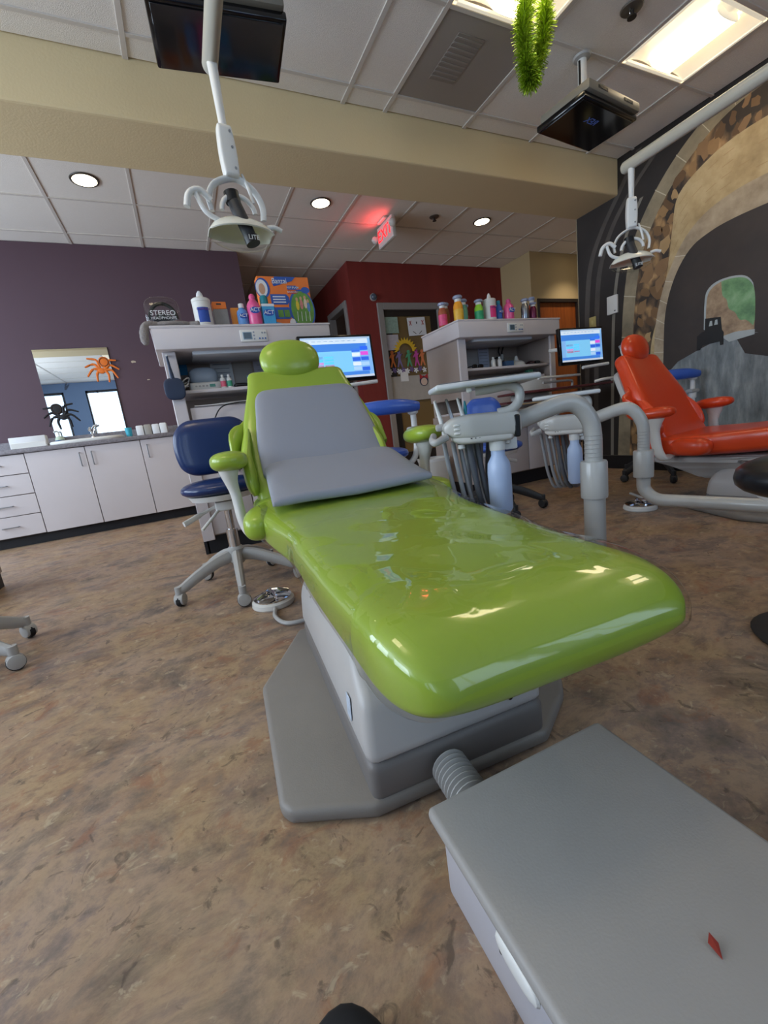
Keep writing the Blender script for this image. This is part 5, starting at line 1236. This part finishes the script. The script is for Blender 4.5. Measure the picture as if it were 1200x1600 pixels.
# ---- bottles along the right console
ZB = ZT
cupcap = M('frosted_cup_cap', '#a9b2cf', .2, var=.05, trans=.3)
row = [(2.175, 3.14, .20, .036, '#a5573a', 'brown flavoured syrup', '#d84a7a'), (2.245, 3.20, .215, .036, '#9a5c34', 'amber syrup', None),
       (2.265, 3.04, .225, .040, '#e79a2a', 'orange juice-coloured', '#f0b03a'), (2.36, 3.10, .215, .036, '#69a58c', 'pale teal', None), (2.425, 3.16, .19, .03, '#7a3038', 'dark red', '#b03a3a'),
       (2.46, 3.02, .19, .037, '#8fce3a', 'lime green', '#2f9a6a')]
for x, y, h, r, hx, nm, lab in row:
    m = M('drink_' + nm.replace(' ', '_').replace('-', '_'), hx, .2, var=.15, scale=20, coat=.2)
    bottle('%s bottle with frosted cup cap on the right console' % nm, x, y, h, r, m, cupcap, ZB, 'cup', lab=M('lab_' + nm.replace(' ', '_').replace('-', '_'), lab, .4, var=.4, scale=40) if lab else None, group='bottles on the right console', neck=.55)
wipes('white wipes canister with pink label on the right console', 2.575, 3.02, .205, .053, M('label_pink', '#d8377c', .5, var=.1), 'CaviWipes')
bottle('dark blue mouth rinse bottle with turquoise cap on the right console', 2.672, 3.02, .185, .03, M('rinse_blue', '#2f62b0', .3, var=.3, scale=30, coat=.2), M('turq_cap', '#1f93b0', .35, var=.05), ZB, txt='ACT')
bottle('small white-capped bottle behind the dark blue rinse bottle', 2.72, 3.10, .17, .028, M('pale_bottle', '#8f9aa8', .3, var=.1), white_pl, ZB)
bottle('bright pink mouth rinse bottle on the right console', 2.765, 3.0, .195, .044, pinkm, M('pink_cap', '#dd5a92', .4, var=.2, scale=90), ZB, 'ball', txt='ACT')
bottle('silver steel flask with frosted cap on the right console', 2.97, 3.02, .20, .034, M('silver_flask', '#8f949c', .25, metal=.9, var=.2), cupcap, ZB, 'cup', group='bottles on the right console', neck=.6)
bottle('dark wine-red flask with frosted cap on the right console', 3.065, 3.02, .17, .032, M('wine_flask', '#6a2444', .25, metal=.4, var=.2), cupcap, ZB, 'cup', group='bottles on the right console', neck=.6)
bottle('tall orange-red flask with frosted cap at the console end', 3.115, 3.08, .23, .030, M('orange_flask', '#b8552c', .25, metal=.3, var=.3), cupcap, ZB, 'cup', group='bottles on the right console', neck=.6)
o = obj('hand_soap_sample', pillow((2.86, 3.06, ZB + .012), (.07, .05, .024), 2.4), M('salmon_plastic', '#b9705c', .4, var=.1)); tag(o, 'small salmon-coloured object between bottles on the right console', 'sample')

# ---- inside the right console
for x, w, z, hx, nm in ((2.36, .19, 1.19, '#b9bdd2', 'wide lilac'), (2.505, .085, 1.205, '#c5cae0', 'narrow lilac'), (2.62, .15, 1.20, '#b3b0ae', 'grey'), (2.755, .13, 1.205, '#c3c6d6', 'printed')):
    sheet('%s paper sheet hanging inside the right console' % nm, x, 3.366, z, w, .21, M('sheet_' + nm.replace(' ', '_'), hx, .8, var=.06), 6 if nm == 'printed' else 0)
for k, x in enumerate((2.575, 2.645)): bottle('%s of two small white dropper bottles on the right console shelf' % ('left', 'right')[k], x, 3.02, .085, .02, white_pl, white_pl, ZS, name='dropper_bottle')
b = thing('acrylic_box', 'clear box of navy cards on the right console shelf', 'box', (2.745, 3.03, ZS))
obj('cards', bb(-.045, .045, -.03, .03, .002, .045, .002, 1), M('navy_cards', '#3b5b86', .4, var=.2, scale=60), b); obj('case', bb(-.055, .055, -.04, .04, 0, .075, .003, 1), clear2, b)
gl = thing('safety_glasses', 'black safety glasses on the right console shelf', 'glasses', (2.42, 3.04, ZS), .1)
for s in (-1, 1): obj('lens', pillow((s * .035, 0, .02), (.06, .02, .04), 2.6), black_pl, gl); obj('temple', tube(sm([(s * .065, 0, .025), (s * .07, .06, .022), (s * .066, .12, .008)], 4), .004, 6), black_pl, gl)
ct = thing('ultrasonic_unit', 'white round device with black plug on the right console shelf', 'device', (2.93, 3.12, ZS))
obj('body', lathe([(.07, 0), (.078, .01), (.072, .035), (.05, .05), (.02, .06)], 24), white_pl, ct); obj('cone', lathe([(.022, .055), (.014, .09), (.008, .10)], 16), white_pl, ct)
for k, x in enumerate((3.03, 3.10)):
    o = obj('mouse', pillow((x, 3.05, ZS + .018), (.06, .09, .036), 2.3), M('dark_wine_plastic', '#2c1518', .3, var=.1) if k == 0 else black_pl); tag(o, ('dark red' if k == 0 else 'black') + ' rounded computer mouse on the right console shelf', 'mouse')
ou = thing('power_outlet', 'white power outlet inside the right console', 'outlet', (3.04, 3.378, 1.18))
obj('plate', bx((0, 0, 0), (.07, .006, .11), .003, 1), white_pl, ou)
for z in (-.025, .025): obj('socket', bx((0, -.004, z), (.03, .003, .028), .004, 2), dark_pl, ou)
pc = thing('extension_cord', 'black power cords plugged in above the right console shelf', 'cord', (2.93, 3.33, 1.10))
for pts in ([(0, 0, -.01), (.02, 0, .08), (-.01, .01, .14), (.01, .02, .19)], [(.02, 0, -.01), (.04, 0, .06), (.03, .01, .13), (.06, .02, .19)], [(.0, 0, .10), (-.10, -.02, .08), (-.20, -.10, .05), (-.21, -.16, -.02)], [(.0, -.02, .04), (-.07, -.04, .05), (-.13, -.12, .02), (-.15, -.18, -.02)]):
    obj('cord', tube(sm(pts, 6), .006, 8), black_pl, pc)
obj('white_plug', bx((.012, -.01, .09), (.024, .02, .06), .005, 2), white_pl, pc)
for k, (x, hx) in enumerate(((2.98, '#2f6a52'), (3.05, '#3c4046'))):
    o = obj('small_box', bx((x, 3.02, 1.0), (.06, .05, .045), .004, 2), M('tiny_box_%d' % k, hx, .4, var=.2, scale=60)); tag(o, ('small green box' if k == 0 else 'small dark grey box') + ' under the right console shelf', 'box')
br = obj('shelf_rack', bb(2.90, 3.14, 2.99, 3.12, .955, .975, .003, 1), laminate); tag(br, 'pale narrow rack under the right console shelf', 'rack')
# waste bin behind the chair arm
wb_ = thing('waste_bin', 'white waste bin on the floor against the right console', 'bin', (1.95, 3.15, 0))
obj('body', loft([[V((x * k, y * k, z)) for x, y in se(28, 3)] for k, z in ((.10, 0), (.125, .36), (.118, .36), (.095, .02))], cap=True), white_pl, wb_)
obj('liner', loft([[V((x * k, y * k, z)) for x, y in se(28, 3)] for k, z in ((.127, .34), (.130, .365), (.122, .365))], cap=False), paper, wb_)
